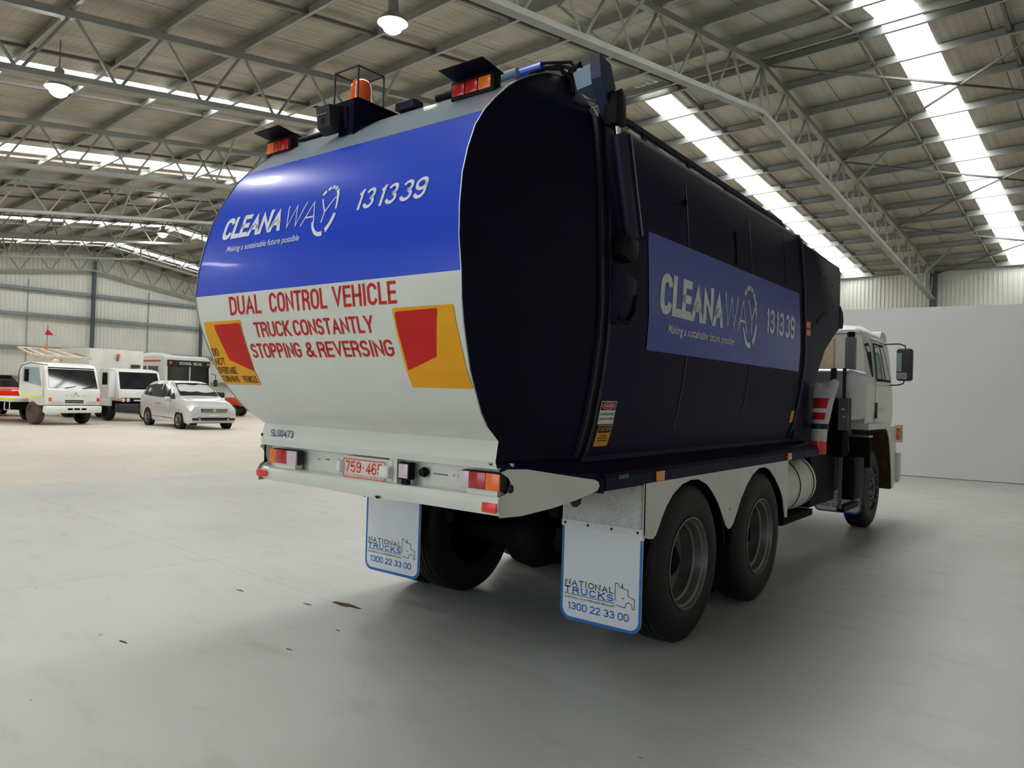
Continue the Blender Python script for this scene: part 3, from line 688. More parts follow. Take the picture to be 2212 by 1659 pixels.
part('side_clip', MB().bar((bx(2.6)+.006, 2.54, 2.6), (bx(2.85)+.006, 2.54, 2.85), .014, .014), 'black', T)
part('side_knob', MB().lathe([(.02, 0), (.018, .02), (.001, .024)], (bx(2.87), 1.66, 2.87), 'x', 12), 'black', T)
# banner on the side
zc = [z for _, z in CS[7:]]
bn = decal('side_banner', [poly2(rrect(1.12, 1.87, 4.09, 2.578, .01))], 'blue_side', T, lambda u, v: side(u, v, .004), zc+[2.0, 2.2, 2.45])
decal('lettering', [fit('CLEANA', 1.25, 2.27, 2.10, .262, .04, .15)], 'textwhite', bn, lambda u, v: side(u, v, .0062), zc, 'white bold lettering')
decal('lettering', [fit('WAY', 2.27, 2.93, 2.10, .262, -.036, .15)], 'textwhite', bn, lambda u, v: side(u, v, .0062), zc)
rg = []; cx_, cy_ = 2.795, 2.237
for a, b in ((140, 124), (118, 103), (97, 84), (79, 68)): rg.append(arc_seg(cx_, cy_, .14, .225, tl, a, b, .034, .036, 4))
rg.append(arc_seg(cx_, cy_, .14, .225, tl, 62, 2, .034, .018, 10)); rg.append(arc_seg(cx_, cy_, .145, .225, tl, -8, -58, .034, .042, 9)); rg.append(arc_seg(cx_, cy_, .145, .225, tl, -72, -150, .042, .024, 12))
decal('ring_emblem', rg, 'textwhite', bn, lambda u, v: side(u, v, .0062), zc)
decal('phone_number', [fit('13', 3.17, 3.38, 2.145, .205, .012, .15), fit('13', 3.405, 3.62, 2.145, .205, .012, .15), fit('39', 3.645, 3.92, 2.145, .205, .012, .15)], 'textwhite', bn, lambda u, v: side(u, v, .0062), zc)
decal('slogan', [fit('Making a sustainable future possible', 1.38, 2.475, 1.995, .055, .006, .15)], 'textwhite', bn, lambda u, v: side(u, v, .0062), zc)
# danger and caution stickers
st = decal('danger_sticker', [poly2(rrect(.70, 1.432, .873, 1.562, .003))], 'offwhite', T, lambda u, v: side(u, v, .004), zc)
decal('sticker_header', [poly2(rrect(.705, 1.51, .868, 1.558, .002))], 'ink', st, lambda u, v: side(u, v, .005), zc)
decal('sticker_oval', [poly2(oval(.787, 1.535, .074, .021))], 'offwhite', st, lambda u, v: side(u, v, .006), zc)
decal('sticker_oval', [poly2(oval(.787, 1.535, .07, .0185))], 'textred', st, lambda u, v: side(u, v, .007), zc)
decal('lettering', [fit('DANGER', .735, .84, 1.527, .016, .02)], 'textwhite', st, lambda u, v: side(u, v, .008), zc)
decal('lettering', [fit('STAND CLEAR WHEN', .71, .865, 1.482, .014, .01), fit('TAILGATE IS OPENED', .71, .865, 1.455, .014, .01)], 'ink', st, lambda u, v: side(u, v, .006), zc)
st = decal('caution_sticker', [poly2(rrect(.722, 1.306, .876, 1.427, .003))], 'yellow', T, lambda u, v: side(u, v, .004), zc)
decal('sticker_header', [poly2(rrect(.728, 1.388, .870, 1.422, .002))], 'ink', st, lambda u, v: side(u, v, .005), zc)
decal('lettering', [fit('CAUTION', .738, .86, 1.395, .02, .02)], 'yellow', st, lambda u, v: side(u, v, .006), zc)
decal('small_print', [poly2([(u0, v), (u1, v), (u1, v+.006), (u0, v+.006)]) for v, u0, u1 in ((1.382, .735, .865), (1.362, .76, .84), (1.348, .745, .855), (1.334, .745, .855))], 'ink', st, lambda u, v: side(u, v, .0052), zc)
decal('yellow_sticker', [poly2(rrect(4.10, 1.405, 4.195, 1.512, .003))], 'yellow', T, lambda u, v: side(u, v, .004), zc)
part('green_scuff', MB().bar((1.2235, .765, 1.145), (1.2235, .875, 1.147), .004, .022), 'green', T)
for y in (1.215, 3.70):
    part('side_reflector', MB().box((1.222, y, 1.09), (1.234, y+.1, 1.15)), 'amber', T, bevel=.003)
# front hopper part of the body
hp = [(4.24, 1.25), (4.24, 3.11), (5.72, 3.075), (5.78, 3.04), (5.79, 2.66), (5.86, 2.62), (5.89, 2.46), (5.55, 2.30), (5.25, 2.14), (4.9, 1.80), (4.72, 1.25)]
part('hopper', MB().prism(hp, -1.11, 1.11, 'x'), 'navy', T, bevel=.012)
part('hopper_fringe', MB().prism([(5.78, 2.66), (5.9, 2.6), (5.93, 2.5), (5.9, 2.42), (5.78, 2.44)], -1.0, 1.115, 'x'), 'black', T)
part('hopper_slot', MB().bar((1.112, 4.9, 2.4), (1.112, 5.2, 2.52), .006, .03), 'black', T)
for y, z in ((4.95, 2.9), (5.2, 2.88), (5.45, 2.84), (5.5, 2.62), (4.72, 2.34)): part('hopper_bolt', MB().lathe([(.016, 0), (.001, .008)], (1.11, y, z), 'x', 10), 'black', T)
for z0, z1 in ((2.315, 2.375), (2.24, 2.30)): part('hopper_sticker', MB().box((1.11, 4.57, z0), (1.114, 4.69, z1)), 'yellow', T)
# top rail
mb = MB().bar((1.05, .85, 3.235), (1.05, 3.9, 3.205), .03, .03)
mb.bar((1.05, 3.9, 3.205), (1.06, 4.0, 3.16), .025, .025)
rl = part('roof_rail', mb, 'navy_hi', T)
for y in (1.27, 1.93, 2.61, 3.27): part('rail_post', MB().box((1.04, y-.02, 3.15), (1.06, y+.02, 3.225)), 'navy_hi', rl)
part('marker_bulb', MB().lathe([(.001, -.02), (.02, 0), (.001, .02)], (1.075, 4.02, 3.165), 'z', 12), 'daybulb', T, smooth=True)
# tailgate lifting arm, rod and cylinder (right), mirrored on the left
for sg in (1, -1):
    def q(x, y, z): return (sg*x, y, z)
    part('lift_bracket', MB().add([q(1.02, .5, 3.335), q(1.155, .5, 3.37), q(1.155, .5, 3.25), q(1.05, .5, 3.235), q(1.02, .66, 3.335), q(1.155, .66, 3.37), q(1.155, .66, 3.25), q(1.05, .66, 3.235)],
         [(0, 1, 2, 3), (7, 6, 5, 4), (0, 4, 5, 1), (1, 5, 6, 2), (2, 6, 7, 3), (3, 7, 4, 0)]), 'steelblue', T)
    poly = [(.45, 3.375), (.57, 3.36), (.655, 3.20), (.655, 3.10), (.58, 3.10), (.47, 3.26)]
    a = part('lift_arm', MB().prism(poly, sg*1.155, sg*1.215, 'x'), 'armblue', T)
    part('arm_clevis', MB().prism([(.55, 3.20), (.60, 3.235), (.655, 3.2), (.66, 3.04), (.55, 3.03)], sg*1.19, sg*1.27, 'x'), 'black', T, bevel=.008)
    part('piston_rod', MB().tube([q(1.235, .615, 3.05), q(1.235, .64, 2.96)], .017, 12), 'chrome', T, smooth=True)
    part('lift_cylinder', MB().tube([q(1.235, .635, 3.0), q(1.235, .80, 2.47)], [.045, .045], 18), 'navy_hi', T, smooth=True)
    part('cylinder_cover', MB().add([q(1.275, .69, 3.01), q(1.275, .855, 2.49), q(1.272, .835, 2.455), q(1.272, .63, 3.01), q(1.28, .692, 3.01), q(1.28, .858, 2.49)], [(0, 1, 2, 3), (0, 4, 5, 1)]), 'navy', T)
    part('cylinder_edge', MB().bar(q(1.28, .693, 3.008), q(1.28, .856, 2.487), .007, .007), 'silver', T)
    part('lower_clevis', MB().prism([(.70, 2.48), (.86, 2.46), (.86, 2.38), (.8, 2.33), (.66, 2.36)], sg*1.17, sg*1.26, 'x'), 'black', T, bevel=.008)
    part('pivot_guard', MB().prism([(.66, 2.32), (.93, 2.25), (.9, 2.1), (.82, 2.0), (.70, 1.98), (.66, 2.0)], sg*1.16, sg*1.225, 'x'), 'navy', T, bevel=.02)
    part('guard_hook', MB().tube([q(1.225, .70, 2.02), q(1.23, .80, 2.0), q(1.23, .87, 2.06), q(1.225, .9, 2.16)], .014, 8), 'black', T, smooth=True)
# things along the top edge of the tailgate
for x0, x1, y, z, r in ((-1.0, -.62, .22, 3.25, .018), (-.6, -.45, .24, 3.27, .022), (-.02, .12, .22, 3.27, .026), (.25, .6, .25, 3.28, .02)):
    part('hydraulic_pipe', MB().tube([(x0, y, z), (x1, y, z)], r, 10), 'black', T, smooth=True)
part('ram_cover', MB().box((-.02, .18, 3.24), (.13, .26, 3.285)), 'navy_hi', T)
part('cross_ram', MB().tube([(.6, .30, 3.315), (.78, .32, 3.335)], .024, 12), 'steelblue', T, smooth=True)
part('cross_ram', MB().tube([(.70, .42, 3.37), (.86, .44, 3.385)], .032, 12), 'blue', T, smooth=True)
part('hose', MB().tube([(.3, .26, 3.3), (.5, .3, 3.33), (.7, .4, 3.39), (.85, .48, 3.425), (.98, .54, 3.42), (1.03, .55, 3.34)], .009, 8), 'black', T, smooth=True)
part('hose', MB().tube([(.8, .40, 3.345), (.88, .44, 3.375), (.95, .48, 3.37), (1.0, .52, 3.32), (1.01, .54, 3.2)], .013, 8), 'black', T, smooth=True)
part('hose', MB().tube([(.86, .45, 3.38), (.93, .5, 3.40), (1.0, .52, 3.37), (1.04, .54, 3.3)], .010, 8), 'black', T, smooth=True)
part('hose_fitting', MB().tube([(.96, .49, 3.36), (.985, .505, 3.355)], .012, 8), 'chrome', T, smooth=True)
part('rotary_hub', MB().lathe([(.07, 0), (.07, .03), (.05, .055), (.001, .065)], (.94, .6, 3.35), 'z', 18), 'navy_hi', T, smooth=True)
part('rotary_hub', MB().lathe([(.028, 0), (.028, .02), (.001, .03)], (1.01, .56, 3.39), 'x', 14), 'black', T, smooth=True)
part('top_clamp', MB().box((.98, .54, 3.36), (1.04, .6, 3.375)), 'silver', T)
# hooded triple lamps
def trio(x0, x1, y0, z0, z1, cols, lab):
    b = part('signal_lamp_box', MB().box((x0, y0, z0), (x1, y0+.06, z1)), 'black', T, bevel=.008, label=lab)
    w_ = (x1-x0-.03)/3
    for k, c in enumerate(cols): part('lens', MB().box((x0+.015+k*w_+.003, y0-.008, z0+.018), (x0+.015+(k+1)*w_-.003, y0+.004, z1-.022)), c, b, bevel=.004)
    mb = MB(); mb.add([(x0-.0, y0+.08, z1+.004), (x1+.0, y0+.08, z1+.004), (x1+.0, y0-.095, z1+.026), (x0-.0, y0-.095, z1+.026), (x0, y0+.08, z1+.008), (x1, y0+.08, z1+.008), (x1, y0-.095, z1+.030), (x0, y0-.095, z1+.030)],
        [(0, 1, 2, 3), (7, 6, 5, 4), (0, 4, 5, 1), (1, 5, 6, 2), (2, 6, 7, 3), (3, 7, 4, 0)])
    part('hood', mb, 'navy_tail', b)
    part('foot', MB().add([(x0+.0, y0-.03, z0-.035), (x1, y0-.03, z0-.035), (x1, y0+.14, z0+.055), (x0, y0+.14, z0+.055), (x0+.01, y0+.06, z0+.01), (x1-.01, y0+.06, z0+.01)], [(0, 1, 2, 3), (0, 1, 5, 4), (1, 2, 5), (0, 4, 3), (4, 5, 2, 3)]), 'navy_tail', b)
trio(-1.04, -.775, .0, 3.085, 3.195, ['amberlens', 'redlens', 'redlens'], 'black hooded lamp box, amber lens outermost')
trio(.56, .855, .03, 3.12, 3.225, ['redlens', 'redlens', 'amberlens'], 'black hooded lamp box, amber lens outermost')
# beacon bracket, camera housing, beacon and cage
PB = [(-.37, .30), (-.14, .30), (-.14, .0), (-.30, .0)]
br = part('beacon_bracket', MB().prism([(-.015, 3.055), (.33, 3.27), (.33, 3.275), (.02, 3.28), (-.02, 3.28)], -.29, -.15, 'x'), 'navy_tail', T)
part('bracket_plate', MB().box((-.37, -.02, 3.275), (-.12, .3, 3.283)), 'navy_tail', br)
part('bracket_side', MB().prism([(-.03, 3.06), (.3, 3.25), (.3, 3.28), (-.03, 3.28)], -.15, -.144, 'x'), 'navy_tail', br)
ch = part('camera_housing', MB().prism([(-.13, 3.235), (-.02, 3.255), (-.02, 3.11), (-.06, 3.08), (-.115, 3.11)], -.365, -.245, 'x'), 'ink', T, bevel=.006)
part('camera_lens', MB().lathe([(.018, 0), (.016, -.006), (.001, -.007)], (-.305, -.118, 3.15), 'y', 14), 'glass', ch)
part('camera_visor', MB().box((-.355, -.132, 3.18), (-.26, -.118, 3.186)), 'silver', ch)
part('beacon_cup', MB().prism([(-.03, 3.24), (.02, 3.27), (.02, 3.13), (-.02, 3.12)], -.25, -.21, 'x'), 'navy_hi', T)
bc = part('warning_beacon', MB().lathe([(.066, .03), (.066, .12), (.062, .15), (.048, .172), (.024, .183), (.001, .185)], (-.27, .13, 3.285), 'z', 28), 'beacon', T, smooth=True)
part('beacon_base', MB().lathe([(.07, 0), (.07, .03), (.06, .034)], (-.27, .13, 3.285), 'z', 28), 'clearlens', bc, smooth=True)
cg = [(-.36, .0), (-.148, .0), (-.138, .19), (-.355, .19)]; zt = 3.48
for (x, y) in cg: part('cage_post', MB().tube([(x, y, 3.28), (x, y, zt-.01)], .0065, 8), 'darkgrey', br, smooth=True)
for (a, b) in zip(cg, cg[1:]+cg[:1]): part('cage_bar', MB().tube([(a[0], a[1], zt), (b[0], b[1], zt)], .0065, 8), 'darkgrey', br, smooth=True)
part('camera_cable', MB().tube([(-.14, .02, 3.13), (-.1, .0, 3.1), (-.09, -.0, 3.06), (-.13, -.02, 3.035), (-.17, -.02, 3.05)], .003, 6), 'ink', T, smooth=True)

# ---- wheels
def wheel(x, y, sg, lab=None, front=False, inner=False, r=.515, base=True):
    c = (x, y, r)
    S = lambda L: [(a, sg*b) for a, b in L]
    tp = [(.292, -.012), (.31, .0), (.37, .006), (.42, .006), (.46, -.004), (.488, -.02), (.505, -.034), (.5125, -.05), (.5125, -.085), (.503, -.087), (.503, -.093), (.5145, -.095), (.5145, -.13), (.504, -.132), (.504, -.138), (.5145, -.14),
          (.5145, -.175), (.503, -.177), (.503, -.183), (.5125, -.185), (.5125, -.215), (.505, -.235), (.488, -.25), (.42, -.272), (.31, -.266), (.292, -.255)]
    rm = part('wheel', MB().lathe(S([(.298, -.004), (.3, .002), (.292, .005), (.284, -.004), (.282, -.02), (.268, -.03), (.262, -.06), (.258, -.075), (.243, -.085), (.240, -.13), (.236, -.165), (.18, -.178), (.1, -.17), (.001, -.17)] if not front else
        [(.298, -.004), (.3, .002), (.29, .004), (.28, -.02), (.262, -.03), (.255, -.03), (.2, .0), (.15, .01), (.1, .005), (.001, .005)]), c, 'x', 48, cap=False), 'chassis' if inner else 'rim' if not front else 'darkgrey', T, smooth=True, label=lab, autos=35)
    part('tyre', MB().lathe(S(tp), c, 'x', 64, cap=False), 'rubber', rm, smooth=True, autos=50)
    e = 0 if not front else .10
    part('hub', MB().lathe(S([(.11, -.17+e), (.10, -.125+e), (.075, -.11+e), (.06, -.095+e), (.001, -.09+e)]), c, 'x', 24, cap=False), 'chassis', rm, smooth=True)
    for k in range(10):
        a = 2*pi*k/10
        part('lug_nut', MB().lathe(S([(.014, -.175+e*1.75), (.014, -.14+e*1.75), (.001, -.138+e*1.75)]), (x, y+math.cos(a)*(.16 if not front else .168), r+math.sin(a)*(.16 if not front else .168)), 'x', 8), 'rim' if k != 7 else 'chrome', rm)
    return rm
W0 = None
YA, YB, YF = 1.748, 3.087, 7.71
for y, l in ((YA, 'rear'), (YB, 'forward')):
    for sg in (1, -1):
        wheel(sg*1.215, y, sg); wheel(sg*.885, y, sg, inner=True)
for sg in (1, -1): wheel(sg*1.075, YF, sg, front=True, r=.5 if False else .515)
# chassis
for sg in (1, -1):
    part('chassis_rail', MB().box((sg*.47-.04 if sg > 0 else -.51, 1.25, .78), (.51 if sg > 0 else -.43, 8.4, 1.05)), 'chassis', T)
part('rear_crossmember', MB().box((-.4, .62, .93), (.8, .7, 1.06)), 'chassis', T)
part('hinge_lug', MB().prism([(.50, 1.04), (.62, 1.06), (.6, 1.0), (.56, .985)], 1.06, 1.085, 'x'), 'rust', T)
for y in (YA, YB):
    part('axle', MB().tube([(-.9, y, .515), (-.25, y, .515), (.25, y, .515), (.9, y, .515)], [.075, .09, .09, .075], 14), 'chassis', T, smooth=True)
    part('differential', MB().lathe([(.05, -.26), (.16, -.2), (.215, -.06), (.215, .06), (.16, .2), (.06, .3)], (0, y, .515), 'y', 20), 'chassis', T, smooth=True)
part('drive_shaft', MB().tube([(0, 2.1, .55), (0, 7, .8)], .055, 12), 'chassis', T)
for sg in (1, -1): part('leaf_spring', MB().prism([(1.3, .62), (2.4, .82), (3.5, .62), (3.5, .7), (2.4, .92), (1.3, .7)], sg*.5-.04, sg*.5+.04, 'x'), 'chassis', T)
part('front_axle', MB().tube([(-1, YF, .48), (-.5, YF, .4), (.5, YF, .4), (1, YF, .48)], .06, 10), 'chassis', T)
part('tailgate_floor', MB().box((-.965, .085, 1.1), (.965, .62, 1.26)), 'navy_tail', T)
part('body_floor', MB().box((-1.05, .62, 1.06), (1.05, 4.64, 1.2)), 'chassis', T)
part('engine_sump', MB().box((-.38, 6.9, .5), (.38, 8.4, 1.3)), 'chassis', T, bevel=.03)
# mudguards: white skirt with two arches, chequer plate, flap
def arch(yc, n=16, r=.50, zc=.56):
    return [(yc+.40*math.sin(t)*1.0, zc+r*math.cos(t)) for t in [(-pi/2*.95+pi*.95*i/n) for i in range(n+1)]]
for sg in (1, -1):
    out = [(1.085, 1.085), (1.085, .79), (1.11, .765), (1.16, .752), (1.21, .748), (1.245, .765), (1.275, .80), (1.32, .86), (1.38, .925), (1.47, .99), (1.6, 1.043), (1.74, 1.062), (1.86, 1.055), (2.0, 1.01), (2.1, .95), (2.2, .87), (2.29, .77),
           (2.345, .70), (2.385, .668), (2.42, .655), (2.455, .662), (2.5, .69), (2.56, .755), (2.65, .86), (2.76, .95), (2.88, 1.02), (3.02, 1.06), (3.15, 1.062), (3.28, 1.03), (3.42, .95), (3.54, .86), (3.66, .74), (3.69, .60), (3.755, .59), (3.755, 1.085)]
    sk = part('fender_skirt', MB().prism(out, sg*1.214, sg*1.219, 'x'), 'offwhite', T)
    part('chequer_plate', MB().prism([(sg*.66, 1.075), (sg*1.216, 1.075), (sg*1.216, .79), (sg*.655, .80)], 1.08, 1.087, 'y'), 'checker', T)
    part('skirt_corner', MB().box((min(sg*1.2, sg*1.219), 1.08, .75), (max(sg*1.2, sg*1.219), 1.1, 1.085)), 'offwhite', T)
    for yc in (YA, YB):
        rr = []
        for i in range(17):
            t = -pi*.48+pi*.96*i/16
            y_, z_ = yc+.60*math.sin(t), .5+.585*math.cos(t)
            y2, z2 = yc+.61*math.sin(t), .5+.60*math.cos(t)
            rr.append([(sg*.62, y_, min(z_, 1.06)), (sg*1.212, y_, min(z_, 1.06)), (sg*1.212, y2, min(z2, 1.068)), (sg*.62, y2, min(z2, 1.068))])
        part('wheel_arch', MB().ring_loft(rr), 'black', T)
    part('skirt_bolt', MB().lathe([(.008, 0), (.001, .004)], (sg*1.219, 2.42, .8), 'x', 8), 'black', sk)
# mudflaps
def mudflap(x0, x1, y, z0, z1, first=True, logo=True):
    fl_ = part('mudflap', MB().prism(rrect(x0, z0, x1, z1, .07, 6, (0, 0, 1, 1)), y, y+.008, 'y'), 'flap', T)
    W_, H_ = x1-x0, z1-z0
    o = rrect(x0, z0, x1, z1, .07, 6, (0, 0, 1, 1)); i_ = rrect(x0+.016, z0+.02, x1-.016, z1, .058, 6, (0, 0, 1, 1))
    n = len(o); k0 = 0
    fs = [(i, (i+1) % n, n+(i+1) % n, n+i) for i in range(n) if not (o[i][1] > z1-.08 and o[(i+1) % n][1] > z1-.08)]
    decal('blue_border', [(o+i_, fs)], 'flapblue', fl_, atY(y-.0012))
    X_ = lambda f: x0+f*W_
    Zf = lambda f: z0+f*.62
    decal('lettering', [fit('NATIONAL', X_(.06), X_(.67), Zf(.345), .037, .012, serif=True)], 'ink', fl_, atY(y-.0014))
    decal('lettering', [fit('TRUCKS', X_(.05), X_(.67), Zf(.268), .042, .035, serif=True)], 'flapblue', fl_, atY(y-.0014))
    decal('lettering', [fit("AUSTRALIA'S PREMIER DEALER", X_(.05), X_(.68), Zf(.215), .013, .012), ([(X_(.05), Zf(.255)), (X_(.68), Zf(.255)), (X_(.68), Zf(.261)), (X_(.05), Zf(.261))], [(0, 1, 2, 3)])], 'ink', fl_, atY(y-.0014))
    decal('lettering', [fit('1300 22 33 00', X_(.1), X_(.86), Zf(.105), .047, .018)], 'flapblue', fl_, atY(y-.0014))
    P = [(.69, .255), (.69, .42), (.715, .425), (.745, .39), (.77, .385), (.775, .425), (.78, .385), (.845, .375), (.845, .32), (.92, .30), (.92, .205), (.9, .205), (.885, .25), (.85, .26), (.82, .245), (.81, .205), (.71, .215)]
    decal('truck_emblem', [stroke([(X_(a), Zf(b+.03)) for a, b in P], .004), stroke([(X_(.775), Zf(.32)), (X_(.795), Zf(.32))], .005)], 'ink', fl_, atY(y-.0014))
    return fl_
f1 = mudflap(.655, 1.216, 1.085, .195, .80); part('clamp_strip', MB().box((.655, 1.075, .775), (1.217, 1.084, .815)), 'offwhite', f1)
for x in (.68, .845, 1.01, 1.185): part('bolt', MB().lathe([(.009, 0), (.006, -.006), (.001, -.006)], (x, 1.075, .795), 'y', 8), 'rust', f1)
mudflap(-1.165, -.585, 1.085, .205, .86)
mudflap(.55, 1.10, 7.02, .24, .78)
# air tank, battery tray and other gear between the axles
tk = part('air_tank', MB().lathe([(.001, -.55), (.16, -.54), (.25, -.50), (.275, -.44), (.275, .44), (.25, .5), (.001, .55)], (.88, 4.42, .80), 'y', 36), 'offwhite', T, smooth=True)
for y in (4.28, 4.34, 4.72, 4.78): part('tank_strap', MB().lathe([(.272, -.012), (.279, -.012), (.279, .012), (.272, .012)], (.88, y, .80), 'y', 36, cap=False), 'black' if y in (4.34, 4.78) else 'offwhite', tk)
part('tank_cradle', MB().box((.55, 4.0, .47), (1.1, 4.95, .53)), 'chassis', T)
part('gear_mass', MB().box((.4, 4.9, .55), (.95, 6.6, 1.5)), 'black', T, bevel=.05)
part('battery_box', MB().box((.5, 5.15, .5), (1.02, 6.1, 1.05)), 'black', T, bevel=.03)
# silver hydraulic tank behind the cab
mb = MB().prism(rrect(-1.0, 1.40, 1.185, 1.99, .07, 5), 6.15, 6.86, 'y'); ht = part('hydraulic_tank', mb, 'silvertank', T, bevel=.05, bseg=3)
for x0, x1, m_ in ((.94, 1.0, 'darkgrey'), (1.07, 1.105, 'rust')): part('tank_band', MB().box((x0, 6.135, 1.40), (x1, 6.16, 1.995)), m_, ht)
part('filler_box', MB().box((1.0, 6.5, 1.95), (1.1, 6.62, 2.38)), 'grey', T, bevel=.004)
part('filler_cap', MB().lathe([(.03, 0), (.045, .005), (.045, .05), (.035, .06), (.001, .062)], (1.05, 6.56, 2.385), 'z', 16), 'black', T)
cb = part('control_box', MB().box((1.0, 5.86, 1.30), (1.19, 6.05, 1.655)), 'black', T, bevel=.008)
part('cover_plate', MB().box((1.10, 5.852, 1.30), (1.205, 5.862, 1.65)), 'silver', cb)
for z in (1.45, 1.53): part('cover_bolt', MB().lathe([(.014, 0), (.001, -.008)], (1.15, 5.852, z), 'y', 10), 'chrome', cb)
part('valve_block', MB().box((.92, 5.9, 1.0), (1.14, 6.15, 1.3)), 'chassis', T, bevel=.02)
part('small_plate', MB().box((1.06, 5.98, 1.09), (1.105, 5.99, 1.235)), 'silver', T)
part('support_bar', MB().box((1.08, 6.0, .42), (1.115, 6.03, 1.1)), 'grey', T)
part('step_box', MB().box((1.1, 6.05, .52), (1.24, 6.5, .98)), 'black', T, bevel=.02)
part('pipe_stub', MB().tube([(1.1, 6.1, 1.0), (1.15, 6.1, 1.06), (1.12, 6.12, 1.3)], .02, 8), 'rust', T, smooth=True)

# ---- cab
Y0, Y1 = 6.9, 8.72
cabs = [(1.14, 1.30), (1.155, 1.55), (1.15, 1.80), (1.135, 2.0), (1.115, 2.25), (1.095, 2.40), (1.06, 2.47)]
mb = MB(); rings = []
for y, zt, s in ((Y0, 0, 1), (8.45, 0, 1), (8.62, -.01, .985), (Y1, -.05, .95)):
    rings.append([(x*s, y-(z-1.3)*.12*(1 if y > 8 else 0)*.9, z+zt*(z-1.3)) for x, z in cabs]+[(-x*s, y-(z-1.3)*.12*(1 if y > 8 else 0)*.9, z+zt*(z-1.3)) for x, z in reversed(cabs)])
mb.ring_loft(rings); cab = part('cab', mb, 'cab', T, smooth=True, autos=30)
mb = MB(); rings = []
for y, zz, xx in ((Y0-.02, .0, 1.07), (7.0, .07, 1.07), (7.4, .12, 1.06), (7.9, .10, 1.05), (8.3, .05, 1.04), (8.52, .0, 1.0)):
    rings.append([(-xx, y, 2.465), (-xx, y, 2.49), (-xx*.93, y, 2.50+zz*.7), (-xx*.6, y, 2.51+zz), (xx*.6, y, 2.51+zz), (xx*.93, y, 2.50+zz*.7), (xx, y, 2.49), (xx, y, 2.465)])
mb.ring_loft(rings); part('roof', mb, 'white', cab, smooth=True, autos=50)
part('roof_visor', MB().prism([(8.2, 2.5), (8.3, 2.6), (8.5, 2.60), (8.62, 2.54), (8.62, 2.45), (8.4, 2.47)], .2, 1.04, 'x'), 'white', cab, bevel=.03)
part('rear_bulkhead', MB().box((.5, 6.88, 2.0), (.78, 6.9, 2.4)), 'tan', cab)
